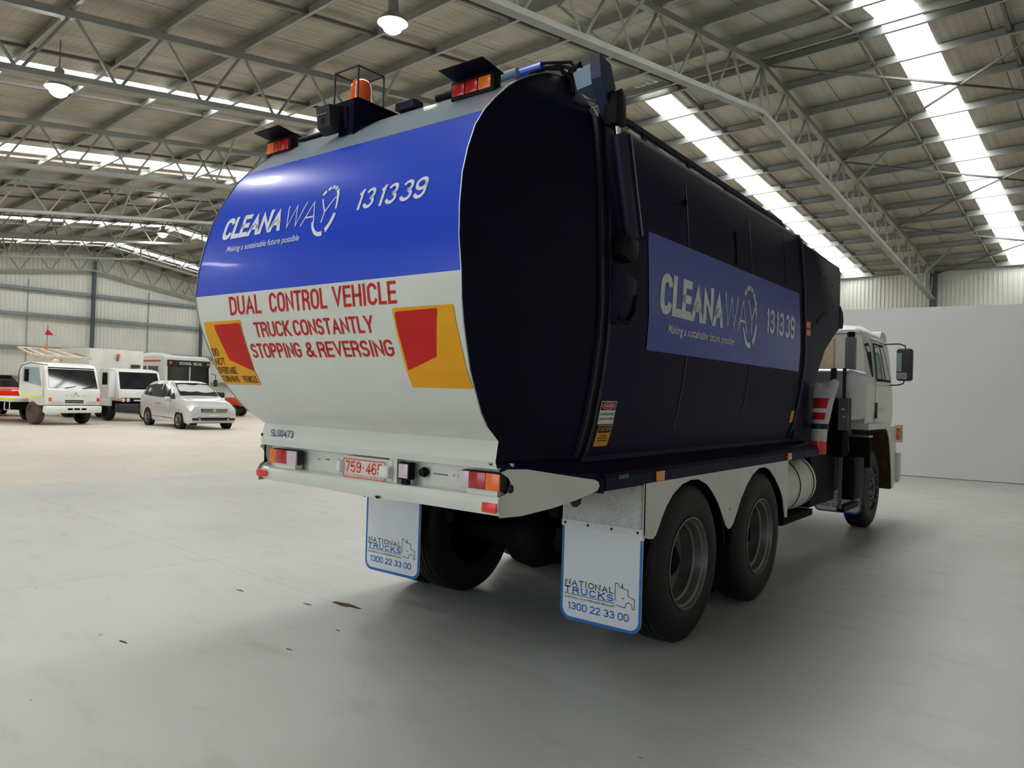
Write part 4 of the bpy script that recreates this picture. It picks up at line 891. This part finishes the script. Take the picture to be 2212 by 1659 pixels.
# side windows and door
def cside(y, z, off=.004):
    for (a, b), (c, d) in zip(cabs, cabs[1:]):
        if z <= d: x = a+(c-a)*(z-b)/(d-b); return (x+off, y, z)
    return (cabs[-1][0]+off, y, z)
czc = [z for _, z in cabs]
for sg in (1, -1):
    cm = (lambda u, v, o=.004: (sg*cside(u, v, o)[0], u, v))
    decal('quarter_window', [poly2([(6.95, 2.33), (7.18, 2.36), (7.27, 2.30), (7.33, 1.94), (7.25, 1.94), (7.02, 2.28)])], 'black', cab, lambda u, v: cm(u, v, .006), czc)
    decal('quarter_window', [poly2([(6.99, 2.30), (7.17, 2.32), (7.24, 2.28), (7.29, 2.0), (7.24, 2.0), (7.05, 2.27)])], 'glass', cab, lambda u, v: cm(u, v, .009), czc)
    decal('door_seal', [poly2([(7.44, 2.38), (8.02, 2.385), (8.38, 1.90), (7.50, 1.89)])], 'black', cab, lambda u, v: cm(u, v, .006), czc)
    decal('door_window', [poly2([(7.49, 2.35), (7.76, 2.36), (7.98, 1.93), (7.53, 1.93)])], 'paleglass', cab, lambda u, v: cm(u, v, .009), czc)
    decal('door_window', [poly2([(7.82, 2.35), (7.99, 2.35), (8.31, 1.93), (8.04, 1.93)])], 'glass', cab, lambda u, v: cm(u, v, .009), czc)
    decal('door_gap', [stroke([(7.36, 2.42), (7.42, 1.9), (7.40, 1.42), (7.47, 1.36)], .014), stroke([(7.36, 2.42), (8.3, 2.41)], .01)], 'ink', cab, lambda u, v: cm(u, v, .0045), czc)
    part('door_hinge', MB().box((min(sg*1.15, sg*1.172), 7.42, 1.42), (max(sg*1.15, sg*1.172), 7.47, 1.62)), 'darkgrey', cab)
    decal('door_print', [stroke([(7.72, 1.53), (7.95, 1.53)], .05)], 'paleglass', cab, lambda u, v: cm(u, v, .0045), czc)
    # wheel-arch flare
    pts = [(6.86, 1.36), (7.9, 1.36), (8.06, 1.31), (8.18, 1.2), (8.28, 1.0), (8.36, .7), (8.42, .47)]
    inn = [(6.86, 1.285), (7.86, 1.285), (7.98, 1.25), (8.08, 1.15), (8.17, .97), (8.26, .7), (8.30, .47)]
    rr = [[(sg*1.2, a[0], a[1]), (sg*1.2, b[0], b[1]), (sg*.78, b[0], b[1]), (sg*.78, a[0], a[1])] for a, b in zip(pts, inn)]
    part('wheel_flare', MB().ring_loft(rr), 'white', cab, smooth=True, autos=60)
    rr = [[(sg*1.19, b[0]-.003, b[1]-.004), (sg*1.19, b[0]-.01, b[1]-.01), (sg*.75, b[0]-.01, b[1]-.01), (sg*.75, b[0]-.003, b[1]-.004)] for b in inn]
    part('flare_liner', MB().ring_loft(rr), 'rust', cab)
    part('cab_corner', MB().prism([(8.3, 1.32), (8.72, 1.32), (8.80, .5), (8.42, .47)], min(sg*.8, sg*1.17), max(sg*.8, sg*1.17), 'x'), 'cab', cab, bevel=.02)
    part('bumper_corner', MB().prism([(8.66, .93), (8.86, .95), (8.88, .54), (8.72, .52)], min(sg*.9, sg*1.21), max(sg*.9, sg*1.21), 'x'), 'offwhite', cab, bevel=.01)
    ix = part('indicator', MB().box((min(sg*1.12, sg*1.21), 8.72, 1.11), (max(sg*1.12, sg*1.21), 8.84, 1.285)), 'amberlens', cab, bevel=.008)
    part('indicator_frame', MB().box((min(sg*1.1, sg*1.225), 8.84, 1.07), (max(sg*1.1, sg*1.225), 8.86, 1.32)), 'offwhite', ix)
    mr = part('side_mirror', MB().prism(rrect(sg*1.325-.095, 1.925, sg*1.325+.095, 2.36, .035, 4), 8.26, 8.37, 'y'), 'darkgrey', cab, bevel=.02, bseg=3)
    part('mirror_glass', MB().box((sg*1.325-.085, 8.252, 2.05), (sg*1.325-.03, 8.262, 2.30)), 'paleglass', mr)
    part('mirror_glass', MB().box((sg*1.325-.085, 8.252, 1.945), (sg*1.325+.04, 8.262, 2.035)), 'chrome', mr)
    part('mirror_arm', MB().tube([(sg*1.08, 8.3, 2.42), (sg*1.25, 8.32, 2.425), (sg*1.32, 8.33, 2.40), (sg*1.33, 8.33, 2.35)], .009, 8), 'ink', mr, smooth=True)
    part('mirror_arm', MB().tube([(sg*1.12, 8.34, 1.86), (sg*1.25, 8.34, 1.87), (sg*1.31, 8.33, 1.89), (sg*1.32, 8.33, 1.94)], .009, 8), 'ink', mr, smooth=True)
    part('mudguard_black', MB().box((min(sg*.8, sg*1.19), 7.02, .82), (max(sg*.8, sg*1.19), 7.06, 1.19)), 'black', T, bevel=.01)
    part('mudguard_rail', MB().box((min(sg*.7, sg*1.18), 6.98, 1.19), (max(sg*.7, sg*1.18), 7.2, 1.215)), 'silver', T)
part('cab_step', MB().box((1.02, 6.2, .36), (1.1, 6.9, .42)), 'black', T)
part('windscreen', MB().add([(-1.0, 8.60, 1.95), (1.0, 8.60, 1.95), (.95, 8.53, 2.4), (-.95, 8.53, 2.4)], [(0, 1, 2, 3)]), 'glass', cab)
part('cab_front', MB().box((-1.1, 8.6, .9), (1.1, 8.70, 1.4)), 'cab', cab, bevel=.03)
# plastic bag over an extinguisher, strapped behind the hopper
EX, EY = 1.2, 4.758
fx = thing('bagged_extinguisher', 'red fire extinguisher under a torn white plastic bag strapped beside the hopper', 'extinguisher', (EX, EY, 1.09))
part('cylinder', MB().lathe([(.001, 0), (.066, .005), (.066, .5), (.03, .56), (.001, .58)], (EX, EY, 1.09), 'z', 20), 'redrefl', fx, smooth=True)
BG = [(1.22, .070, .070, 0), (1.36, .074, .076, .0), (1.45, .082, .08, .01), (1.58, .098, .08, .015), (1.68, .112, .06, .03), (1.76, .125, .035, .045), (1.79, .13, .02, .05)]
def bagpt(t, z, off=0):
    for p, q in zip(BG, BG[1:]):
        if z <= q[0] or q is BG[-1]:
            f = (z-p[0])/(q[0]-p[0]); a_, b_, o_ = [p[k]+(q[k]-p[k])*f for k in (1, 2, 3)]
            return (EX+o_+(a_+off)*math.cos(t)*(1+.06*math.sin(3*t+z*9)), EY+(b_+off)*math.sin(t), z+(.03*math.cos(t)+.02*math.sin(5*t))*max(0, (z-1.68)/.11))
part('plastic_bag', MB().ring_loft([[bagpt(2*pi*k/28, z) for k in range(28)] for z in [1.22+.57*j/12 for j in range(13)]], caps=False), 'bag', fx, smooth=True)
part('strap', MB().lathe([(.078, 0), (.083, 0), (.083, .05), (.078, .05)], (EX, EY, 1.34), 'z', 20, cap=False), 'navy_hi', fx)
ts = [-2.25+.16*k for k in range(10)]
def patch(z0, z1, o): 
    n = len(ts); return MB().add([bagpt(t, z, o) for z in (z0, (z0+z1)/2, z1) for t in ts], [(r*n+i, r*n+i+1, (r+1)*n+i+1, (r+1)*n+i) for r in (0, 1) for i in range(n-1)])
part('red_label', patch(1.43, 1.64, .004), 'redstick', fx)
part('white_stripe', patch(1.50, 1.54, .007), 'offwhite', fx)
# ================================================================ VEHICLES PARKED AT THE FAR SIDE (local x forward, y left, 0 = front bumper)
def bwheel(t, x, y, r, wd, m_t='rubber', m_r='silver', spokes=0):
    s = 1 if y > 0 else -1
    a = part('wheel', MB().lathe([(r*.62, 0), (r*.6, .01), (r*.5, -.03), (r*.2, -.02), (.001, -.015)] if s > 0 else [(r*.62, 0), (r*.6, -.01), (r*.5, .03), (r*.2, .02), (.001, .015)], (x, y, r), 'y', 20, cap=False), m_r, t, smooth=True)
    part('tyre', MB().lathe([(r*.6, 0), (r*.85, s*.01), (r*.97, -s*.03), (r, -s*.06), (r, -s*(wd-.05)), (r*.96, -s*wd), (r*.6, -s*wd)], (x, y, r), 'y', 28, cap=False), m_t, a, smooth=True)
    for k in range(spokes):
        an = 2*pi*k/spokes
        part('spoke', MB().bar((x, y+s*.004, r), (x+math.cos(an)*r*.58, y+s*.002, r+math.sin(an)*r*.58), .05, .02), 'silver', a)
def tbox(name, t, a, b, m_, bev=0, **k): return part(name, MB().box(a, b), m_, t, bevel=bev, **k)
def screen(t, x0, x1, z0, z1, w0, w1, m_='glass', name='windscreen'):
    return part(name, MB().add([(x0, -w0, z0), (x0, w0, z0), (x1, w1, z1), (x1, -w1, z1), (x0-.02, -w0, z0), (x0-.02, w0, z0), (x1-.02, w1, z1), (x1-.02, -w1, z1)],
        [(0, 1, 2, 3), (7, 6, 5, 4), (0, 4, 5, 1), (1, 5, 6, 2), (2, 6, 7, 3), (3, 7, 4, 0)]), m_, t)
# --- first white truck, door open, tray behind
t = thing('flatbed_truck', 'white flatbed truck with open door and roof rack, left of the parked row', 'truck', (-25.95, 9.1, 0), math.radians(8), local=True)
cabp = [(-.12, .72), (-.05, .78), (-.05, 1.28), (-.12, 1.34), (-.34, 2.08), (-.50, 2.20), (-.9, 2.26), (-1.7, 2.24), (-1.78, 2.1), (-1.8, .95), (-1.35, .95), (-1.25, .78), (-.55, .70)]
part('cab', MB().prism([(x, z) for x, z in cabp], -.96, .96, 'y'), 'white', t, bevel=.04)
screen(t, -.095, -.345, 1.33, 2.09, .88, .84)
for y in (-.35, .3): part('wiper', MB().bar((-.06, y, 1.35), (-.1, y+.42, 1.42), .015, .015), 'black', t)
decal('lettering', [fit('F', -.33+.0, -.25, 1.03, .055), fit('U', -.13, -.03, 1.03, .055), fit('S', .08, .18, 1.03, .055), fit('O', .28, .39, 1.03, .055)], 'grey', t, lambda u, v: (-.046, u, v))
decal('three_point_emblem', [poly2([(.03, 1.13), (.06, 1.17), (.03, 1.21), (.0, 1.17)]), poly2([(.025, 1.13), (-.015, 1.125), (-.035, 1.095), (.005, 1.10)]), poly2([(.035, 1.13), (.075, 1.125), (.095, 1.095), (.055, 1.10)])], 'grey', t, lambda u, v: (-.046, u, v))
for z in (.865, .80): tbox('grille_slot', t, (-.06, -.35, z-.0), (-.043, .33, z+.045), 'black')
for s in (-1, 1):
    tbox('headlight', t, (-.09, min(s*.42, s*.8), .79), (-.04, max(s*.42, s*.8), .88), 'clearlens', .01)
    tbox('indicator', t, (-.1, min(s*.82, s*.93), .86), (-.03, max(s*.82, s*.93), 1.0), 'redrefl' if s > 0 else 'amberlens', .01)
bp_ = tbox('bumper', t, (-.3, -1.0, .44), (.03, 1.0, .70), 'white', .05)
for y0, y1 in ((-.28, -.1), (-.05, .16), (.22, .4)): tbox('bumper_slot', bp_, (.025, y0, .55), (.034, y1, .62), 'black')
dr = part('open_door', MB().prism([(-1.0, 1.0), (-1.72, 1.0), (-1.78, 1.2), (-1.78, 2.0), (-1.7, 2.15), (-1.12, 2.15), (-1.0, 1.35)], -.36, -.30, 'x'), 'white', t)
part('door_window', MB().prism([(-1.06, 1.4), (-1.66, 1.55), (-1.66, 2.05), (-1.16, 2.06)], -.298, -.292, 'x'), 'paleglass', dr)
tbox('reflective_strip', dr, (-.299, -1.76, 1.0), (-.29, -1.0, 1.06), 'hiviz')
tbox('door_mirror', t, (-.26, -1.66, 1.55), (-.2, -1.53, 1.98), 'black', .02)
part('mirror_bar', MB().tube([(-.25, -.9, 2.15), (-.2, -1.5, 2.2), (-.22, -1.78, 2.1), (-.24, -1.84, 1.9), (-.24, -1.84, 1.3)], .015, 6), 'darkgrey', t)
for x, y in ((-1.0, -.98), (-1.0, .98)): bwheel(t, x, y, .43, .24, 'dustrubber' if y < 0 else 'rubber', 'dustrubber' if y < 0 else 'rim')
for y in (-1.0, 1.0): bwheel(t, -4.4, y, .43, .45, 'rubber', 'rim')
tbox('underbody', t, (-5.2, -.45, .45), (-.5, .45, .72), 'chassis')
tbox('tray', t, (-6.4, -1.15, .78), (-1.95, 1.15, .92), 'offwhite', .01)
tbox('reflective_strip', t, (-6.4, -1.16, .86), (-1.95, -1.15, .92), 'hiviz')
part('tray_step', MB().tube([(-2.2, -1.12, .78), (-2.2, -1.12, .48), (-2.55, -1.12, .48), (-2.55, -1.12, .78)], .02, 6), 'offwhite', t)
rk = part('roof_rack', MB().tube([(-.9, -1.05, 2.5), (-2.4, -.8, 2.8), (-2.4, .8, 2.8), (-.9, 1.05, 2.5), (-.9, -1.05, 2.5)], .045, 6), 'tan', t, smooth=True)
for y in (-.5, 0, .5): part('rack_bar', MB().bar((-.9, y*1.3, 2.5), (-2.4, y, 2.8), .07, .04), 'offwhite', rk)
part('rack_bar', MB().bar((-1.1, -.8, 2.48), (-1.1, .8, 2.48), .08, .07), 'tan', rk)
part('rack_post', MB().bar((-1.3, .1, 2.22), (-1.2, .15, 2.5), .05, .05), 'tan', rk); part('rack_drum', MB().lathe([(.16, 0), (.18, .1), (.14, .16), (.001, .17)], (-1.2, -.15, 2.25), 'z', 16), 'offwhite', rk)
part('beacon', MB().lathe([(.07, 0), (.07, .1), (.001, .14)], (-2.2, .1, 2.8), 'z', 14), 'beacon', rk)
# --- second white truck with box body
t = thing('box_truck', 'white box truck with black bumper, between the flatbed truck and the silver van', 'truck', (-28.2, 12.6, 0), math.radians(3), local=True)
cabp = [(-.1, .9), (-.05, .95), (-.05, 1.30), (-.1, 1.36), (-.32, 2.04), (-.46, 2.14), (-.9, 2.2), (-1.6, 2.2), (-1.7, 2.0), (-1.7, .9)]
part('cab', MB().prism(cabp, -.93, .93, 'y'), 'white', t, bevel=.04)
screen(t, -.075, -.315, 1.34, 2.05, .86, .82)
for y in (-.4, .25): part('wiper', MB().bar((-.06, y, 1.36), (-.08, y+.4, 1.42), .015, .015), 'black', t)
tbox('grille_band', t, (-.1, -.82, .80), (-.035, .93, .98), 'black', .01)
tbox('badge_bar', t, (-.04, -.3, .85), (-.03, .55, .90), 'offwhite')
for y in (-.74, -.54, .74, .54): part('headlight', MB().lathe([(.085, 0), (.075, .015), (.001, .02)], (-.035, y, .885), 'x', 16), 'clearlens', t)
tbox('indicator', t, (-.12, -.95, .84), (-.02, -.83, .95), 'amberlens', .01)
tbox('bumper', t, (-.3, -.95, .42), (.02, .95, .74), 'darkgrey', .03)
for y0, y1 in ((-.15, .0), (.15, .4)): tbox('bumper_slot', t, (.018, y0, .6), (.026, y1, .68), 'black')
tbox('arch_trim', t, (-1.5, -1.0, .62), (-.6, -.9, .92), 'white', .02)
tbox('open_door', t, (-.36, -1.22, .98), (-.3, -.95, 2.05), 'white', .02); tbox('door_mirror', t, (-.3, -1.5, 1.5), (-.24, -1.3, 2.0), 'black', .02)
for y in (-.95, .95): bwheel(t, -1.05, y, .40, .24, 'rubber', 'chassis'); bwheel(t, -4.6, y, .40, .42, 'rubber', 'chassis')
tbox('underbody', t, (-6, -.5, .45), (-.5, .5, .8), 'chassis')
tbox('box_body', t, (-7.6, -1.0, .85), (-2.4, 1.38, 3.05), 'offwhite', .02)
part('box_beacon', MB().lathe([(.06, 0), (.07, .14), (.001, .17)], (-2.3, .18, 2.7), 'z', 12), 'beacon', t); tbox('beacon_arm', t, (-2.42, .15, 2.55), (-2.28, .2, 2.72), 'grey')
tbox('vent_box', t, (-2.42, .8, 2.28), (-2.2, 1.15, 2.42), 'darkgrey', .03)
part('flag_whip', MB().tube([(-6.9, -.75, 3.0), (-6.92, -.72, 4.15)], .014, 6), 'textred', t)
part('flag', MB().add([(-6.92, -.72, 4.0), (-6.92, -.85, 3.72), (-6.92, -.45, 3.72), (-6.94, -.72, 4.0), (-6.94, -.85, 3.72), (-6.94, -.45, 3.72)], [(0, 1, 2), (5, 4, 3), (0, 3, 4, 1), (1, 4, 5, 2), (2, 5, 3, 0)]), 'redrefl', t)
# --- school bus
t = thing('school_bus', 'white school bus with dark destination board, behind the silver van', 'bus', (-33.0, 17.35, 0), math.radians(2), local=True)
bpz = [(-.02, .35), (.0, 1.3), (-.1, 2.85), (-.25, 3.02), (-.6, 3.08), (-9.4, 3.08), (-9.6, 2.9), (-9.6, .4)]
part('body', MB().prism(bpz, -1.25, 1.25, 'y'), 'white', t, bevel=.09, bseg=3)
screen(t, .03, -.06, 1.15, 2.55, 1.14, 1.12)
tbox('destination_board', t, (-.1, -1.14, 2.5), (.012, 1.14, 2.83), 'ink', .01)
decal('lettering', [fit('SCHOOL', -.55, .12, 2.6, .14, .01), fit('BUS', .22, .66, 2.6, .14, .01)], 'textwhite', t, lambda u, v: (.016, u, v))
for y in (-1.02, 1.02): part('corner_lamp', MB().lathe([(.075, 0), (.06, .03), (.001, .035)], (.012, y, 2.68), 'x', 14), 'beacon', t)
tbox('screen_divider', t, (-.06, -.0, 1.15), (.045, .04, 2.5), 'offwhite')
for k in range(8):
    x1_ = -.7-k*1.1
    for s in (-1, 1): tbox('side_window', t, (x1_-.95, min(s*1.245, s*1.256), 1.55), (x1_, max(s*1.245, s*1.256), 2.5), 'glass')
for s in (-1, 1): tbox('orange_stripe', t, (-9.4, min(s*1.25, s*1.255), 2.72), (-.5, max(s*1.25, s*1.255), 2.8), 'orange')
part('roof_pod', MB().lathe([(.8, 0), (.75, .08), (.4, .14), (.001, .15)], (-2.6, -.3, 3.08), 'z', 20), 'offwhite', t, smooth=True)
part('mirror_arm', MB().tube([(.0, 1.22, 2.2), (.15, 1.4, 2.15), (.15, 1.4, 1.9)], .02, 6), 'ink', t); tbox('side_mirror', t, (.1, 1.32, 1.55), (.18, 1.5, 1.9), 'ink', .02)
tbox('bumper', t, (-.05, -1.22, .38), (.08, 1.22, .7), 'darkgrey', .03)
for y in (-1.24, 1.24): bwheel(t, -2.2, y, .5, .28); bwheel(t, -7.4, y, .5, .5)
# --- cars from lofted sections: (x, z bottom, z belt, z top, half width, half width top)
def car(t, secs, paint, wr, wx, glass_to, side_from, side_to, spokes=5):
    rings = []
    for x, zb, zl, zt, w0, w1 in secs:
        h = [(w0*.93, zb), (w0*.985, zb+.1), (w0, zb+(zl-zb)*.55), (w0*.985, zl), (w1, zt-(zt-zl)*.14), (w1*.84, zt), (w1*.4, zt+.012)]
        rings.append([(x, a, b) for a, b in h]+[(x, -a, b) for a, b in reversed(h)])
    part('body', MB().ring_loft(rings), paint, t, smooth=True, autos=32)
    G = lambda s: ((s[4]*.985, s[2]), (s[5], s[3]-(s[3]-s[2])*.14))
    a, b = secs[glass_to[0]], secs[glass_to[1]]
    n = Vector((b[3]-a[3], 0, a[0]-b[0])).normalized()*.02; 
    def P(s, f, sg, side): 
        (w0, z0), (w1, z1) = G(s); return None
    za, zb_ = a[3]+.012, b[3]+.012
    wa, wb_ = a[5]*.93, b[5]*.90
    part('windscreen', MB().add([Vector((a[0], -wa, za-.01))+n, Vector((a[0], 0, za+.0))+n, Vector((a[0], wa, za-.01))+n, Vector((b[0]+.05, wb_, zb_-.05))+n, Vector((b[0]+.05, 0, zb_-.03))+n, Vector((b[0]+.05, -wb_, zb_-.05))+n], [(0, 1, 4, 5), (1, 2, 3, 4)]), 'glass', t, fix=False)
    for sg in (-1, 1):
        vs = []
        for s in side_from:
            i, f0, f1 = s; (w0, z0), (w1, z1) = G(secs[i]); x = secs[i][0]
            for f in (f0, f1): vs.append((x, sg*(w0+(w1-w0)*f+.012), z0+(z1-z0)*f))
        part('side_glass', MB().add(vs, [(2*i, 2*i+2, 2*i+3, 2*i+1) for i in range(len(side_from)-1)]), 'glass', t, fix=False)
        for x in wx:
            y = sg*(max(s[4] for s in secs)-.01)
            part('arch', MB().lathe([(wr*1.16, 0), (wr*1.16, sg*.012), (.001, sg*.012)], (x, y-sg*.004, wr+.01), 'y', 24), 'black', t)
            bwheel(t, x, y+sg*.022, wr, .2, 'rubber', 'silver', spokes)
t = thing('silver_van', 'silver people-mover van parked in front of the bus and box truck', 'van', (-21.6, 12.0, 0), math.radians(-6), local=True)
VS = [(0, .32, .55, .62, .74, .66), (-.06, .25, .62, .80, .84, .72), (-.28, .22, .74, .90, .90, .74), (-.7, .22, .88, .99, .925, .78), (-1.1, .22, .98, 1.07, .925, .78), (-1.32, .22, 1.0, 1.14, .925, .78), (-1.75, .22, 1.01, 1.42, .925, .72), (-2.15, .22, 1.02, 1.60, .925, .69), (-2.7, .22, 1.03, 1.66, .925, .685),
      (-3.7, .22, 1.05, 1.66, .925, .68), (-4.4, .24, 1.08, 1.60, .915, .67), (-4.72, .28, 1.08, 1.38, .90, .70), (-4.85, .32, 1.0, 1.08, .87, .76)]
car(t, [(x*.95, zb, zl*1.05, zt*1.045, w0, w1) for x, zb, zl, zt, w0, w1 in VS], 'vanpaint', .32, (-.85, -3.7), (5, 7), [(5, .1, .2), (6, .08, .7), (7, .06, .9), (8, .05, .92), (9, .06, .92), (10, .12, .88)], None)
part('pillar', MB().bar((-2.72, -.90, 1.07), (-2.72, -.72, 1.6), .06, .012), 'vanpaint', t)
part('grille', MB().box((-.04, -.48, .63), (.03, .48, .76), ), 'ink', t, bevel=.02)
for z in (.655, .70, .745): tbox('grille_bar', t, (.02, -.46, z-.008), (.04, .46, z+.008), 'chrome', .004)
part('badge', MB().lathe([(.06, 0), (.05, .012), (.001, .014)], (.035, 0, .70), 'x', 14), 'chrome', t)
for s in (-1, 1):
    part('headlight', MB().add([(-.0, s*.5, .66), (.01, s*.5, .76), (-.34, s*.87, .84), (-.36, s*.90, .72), (-.14, s*.80, .66)], [(0, 1, 2, 3, 4)]), 'chrome', t)
    part('fog_lamp', MB().cbox((-.03, s*.66, .38), (.1, .24, .09)), 'ink', t, bevel=.02)
    mm_ = part('door_mirror', MB().cbox((-1.62, s*1.03, 1.06), (.16, .22, .15)), 'vanpaint', t, bevel=.05, bseg=3)
    for x in (-2.55, -2.85): part('door_handle', MB().cbox((x, s*.935, .88), (.18, .02, .03)), 'chrome', t)
    part('sill_trim', MB().bar((-1.35, s*.932, .36), (-3.2, s*.932, .40), .015, .02), 'chrome', t)
tbox('lower_grille', t, (-.05, -.5, .33), (.02, .5, .44), 'ink', .02)
part('bumper_trim', MB().tube([(-.12, -.8, .44), (-.02, -.62, .47), (.015, -.45, .42), (.015, .45, .42), (-.02, .62, .47), (-.12, .8, .44)], .015, 6), 'black', t)
tbox('plate', t, (.01, -.2, .5), (.03, .2, .56), 'offwhite')
# --- red and white wagon behind the flatbed tray
t = thing('red_wagon', 'red wagon with white roof, partly hidden behind the flatbed tray at the left edge', 'car', (-33.5, 9.75, 0), math.radians(2), local=True)
VR = [(0, .45, .8, .95, .78, .7), (-.1, .4, .95, 1.08, .86, .76), (-.9, .4, 1.05, 1.16, .9, .78), (-1.2, .4, 1.12, 1.26, .9, .78), (-1.75, .4, 1.14, 1.54, .9, .74), (-2.2, .4, 1.14, 1.80, .9, .70), (-4.2, .42, 1.14, 1.78, .9, .70), (-4.5, .45, 1.1, 1.3, .86, .76)]
car(t, VR, 'redrefl', .38, (-.85, -3.5), (3, 5), [(4, .1, .6), (5, .08, .86), (6, .08, .86)], None)
tbox('roof_panel', t, (-4.2, -.68, 1.78), (-1.9, .68, 1.86), 'white', .03); # --- small ride-on tractor right of the van
t = thing('ride_on_tractor', 'small orange and red ride-on tractor half hidden between van and tailgate', 'tractor', (-32.4, 20.1, 0), math.radians(30), local=True)
tbox('bonnet', t, (-.9, -.3, .5), (0, .3, 1.0), 'orange', .06); tbox('seat', t, (-1.7, -.3, .75), (-1.2, .3, 1.25), 'ink', .06); tbox('deck', t, (-1.8, -.5, .4), (0, .5, .55), 'chassis', .03)
part('chute', MB().bar((-.6, .2, 1.05), (-1.0, 1.25, .55), .2, .12), 'offwhite', t); tbox('catcher', t, (-1.5, .7, .25), (-.6, 1.5, .62), 'redrefl', .06)
for x, y, r in ((-.3, -.5, .3), (-.3, .5, .3), (-1.5, -.6, .42), (-1.5, .6, .42)): bwheel(t, x, y, r, .22, 'rubber', 'yellow')
# --- marks on the floor
for k, (x, y, a, s, mm_) in enumerate(((-1.03, .80, .2, .11, 'rust'), (-1.25, .62, .6, .04, 'ink'), (-1.93, .50, .1, .035, 'ink'), (-1.39, -.64, .3, .035, 'ink'), (-.62, .38, 0, .02, 'ink'), (1.60, 4.0, .2, .05, 'tan'), (-.55, -.05, .4, .022, 'ink'))):
    rn = random.Random(k); n = 14; s *= .65
    pts = [(x+s*(1+.6*rn.random())*math.cos(2*pi*i/n+a)*(1.5 if abs(math.cos(2*pi*i/n)) > .7 else .6), y+s*.35*(1+.8*rn.random())*math.sin(2*pi*i/n+a)) for i in range(n)]
    o = part('floor_chip', MB().prism(pts, .0003, .0016, 'z'), mm_)
    o['label'] = ['long rusty chip in the floor joint left of the truck', 'dark speck beside the rusty chip in the floor joint', 'dark chip on the floor left of the rusty chip', 'dark smear on the open floor at the lower left', 'small dark speck on the floor right of the rusty chip', 'brown oval stain on the floor right of the rear wheels', 'small dark spot on the floor below the left mudflap'][k]
    o['category'] = 'floor mark'
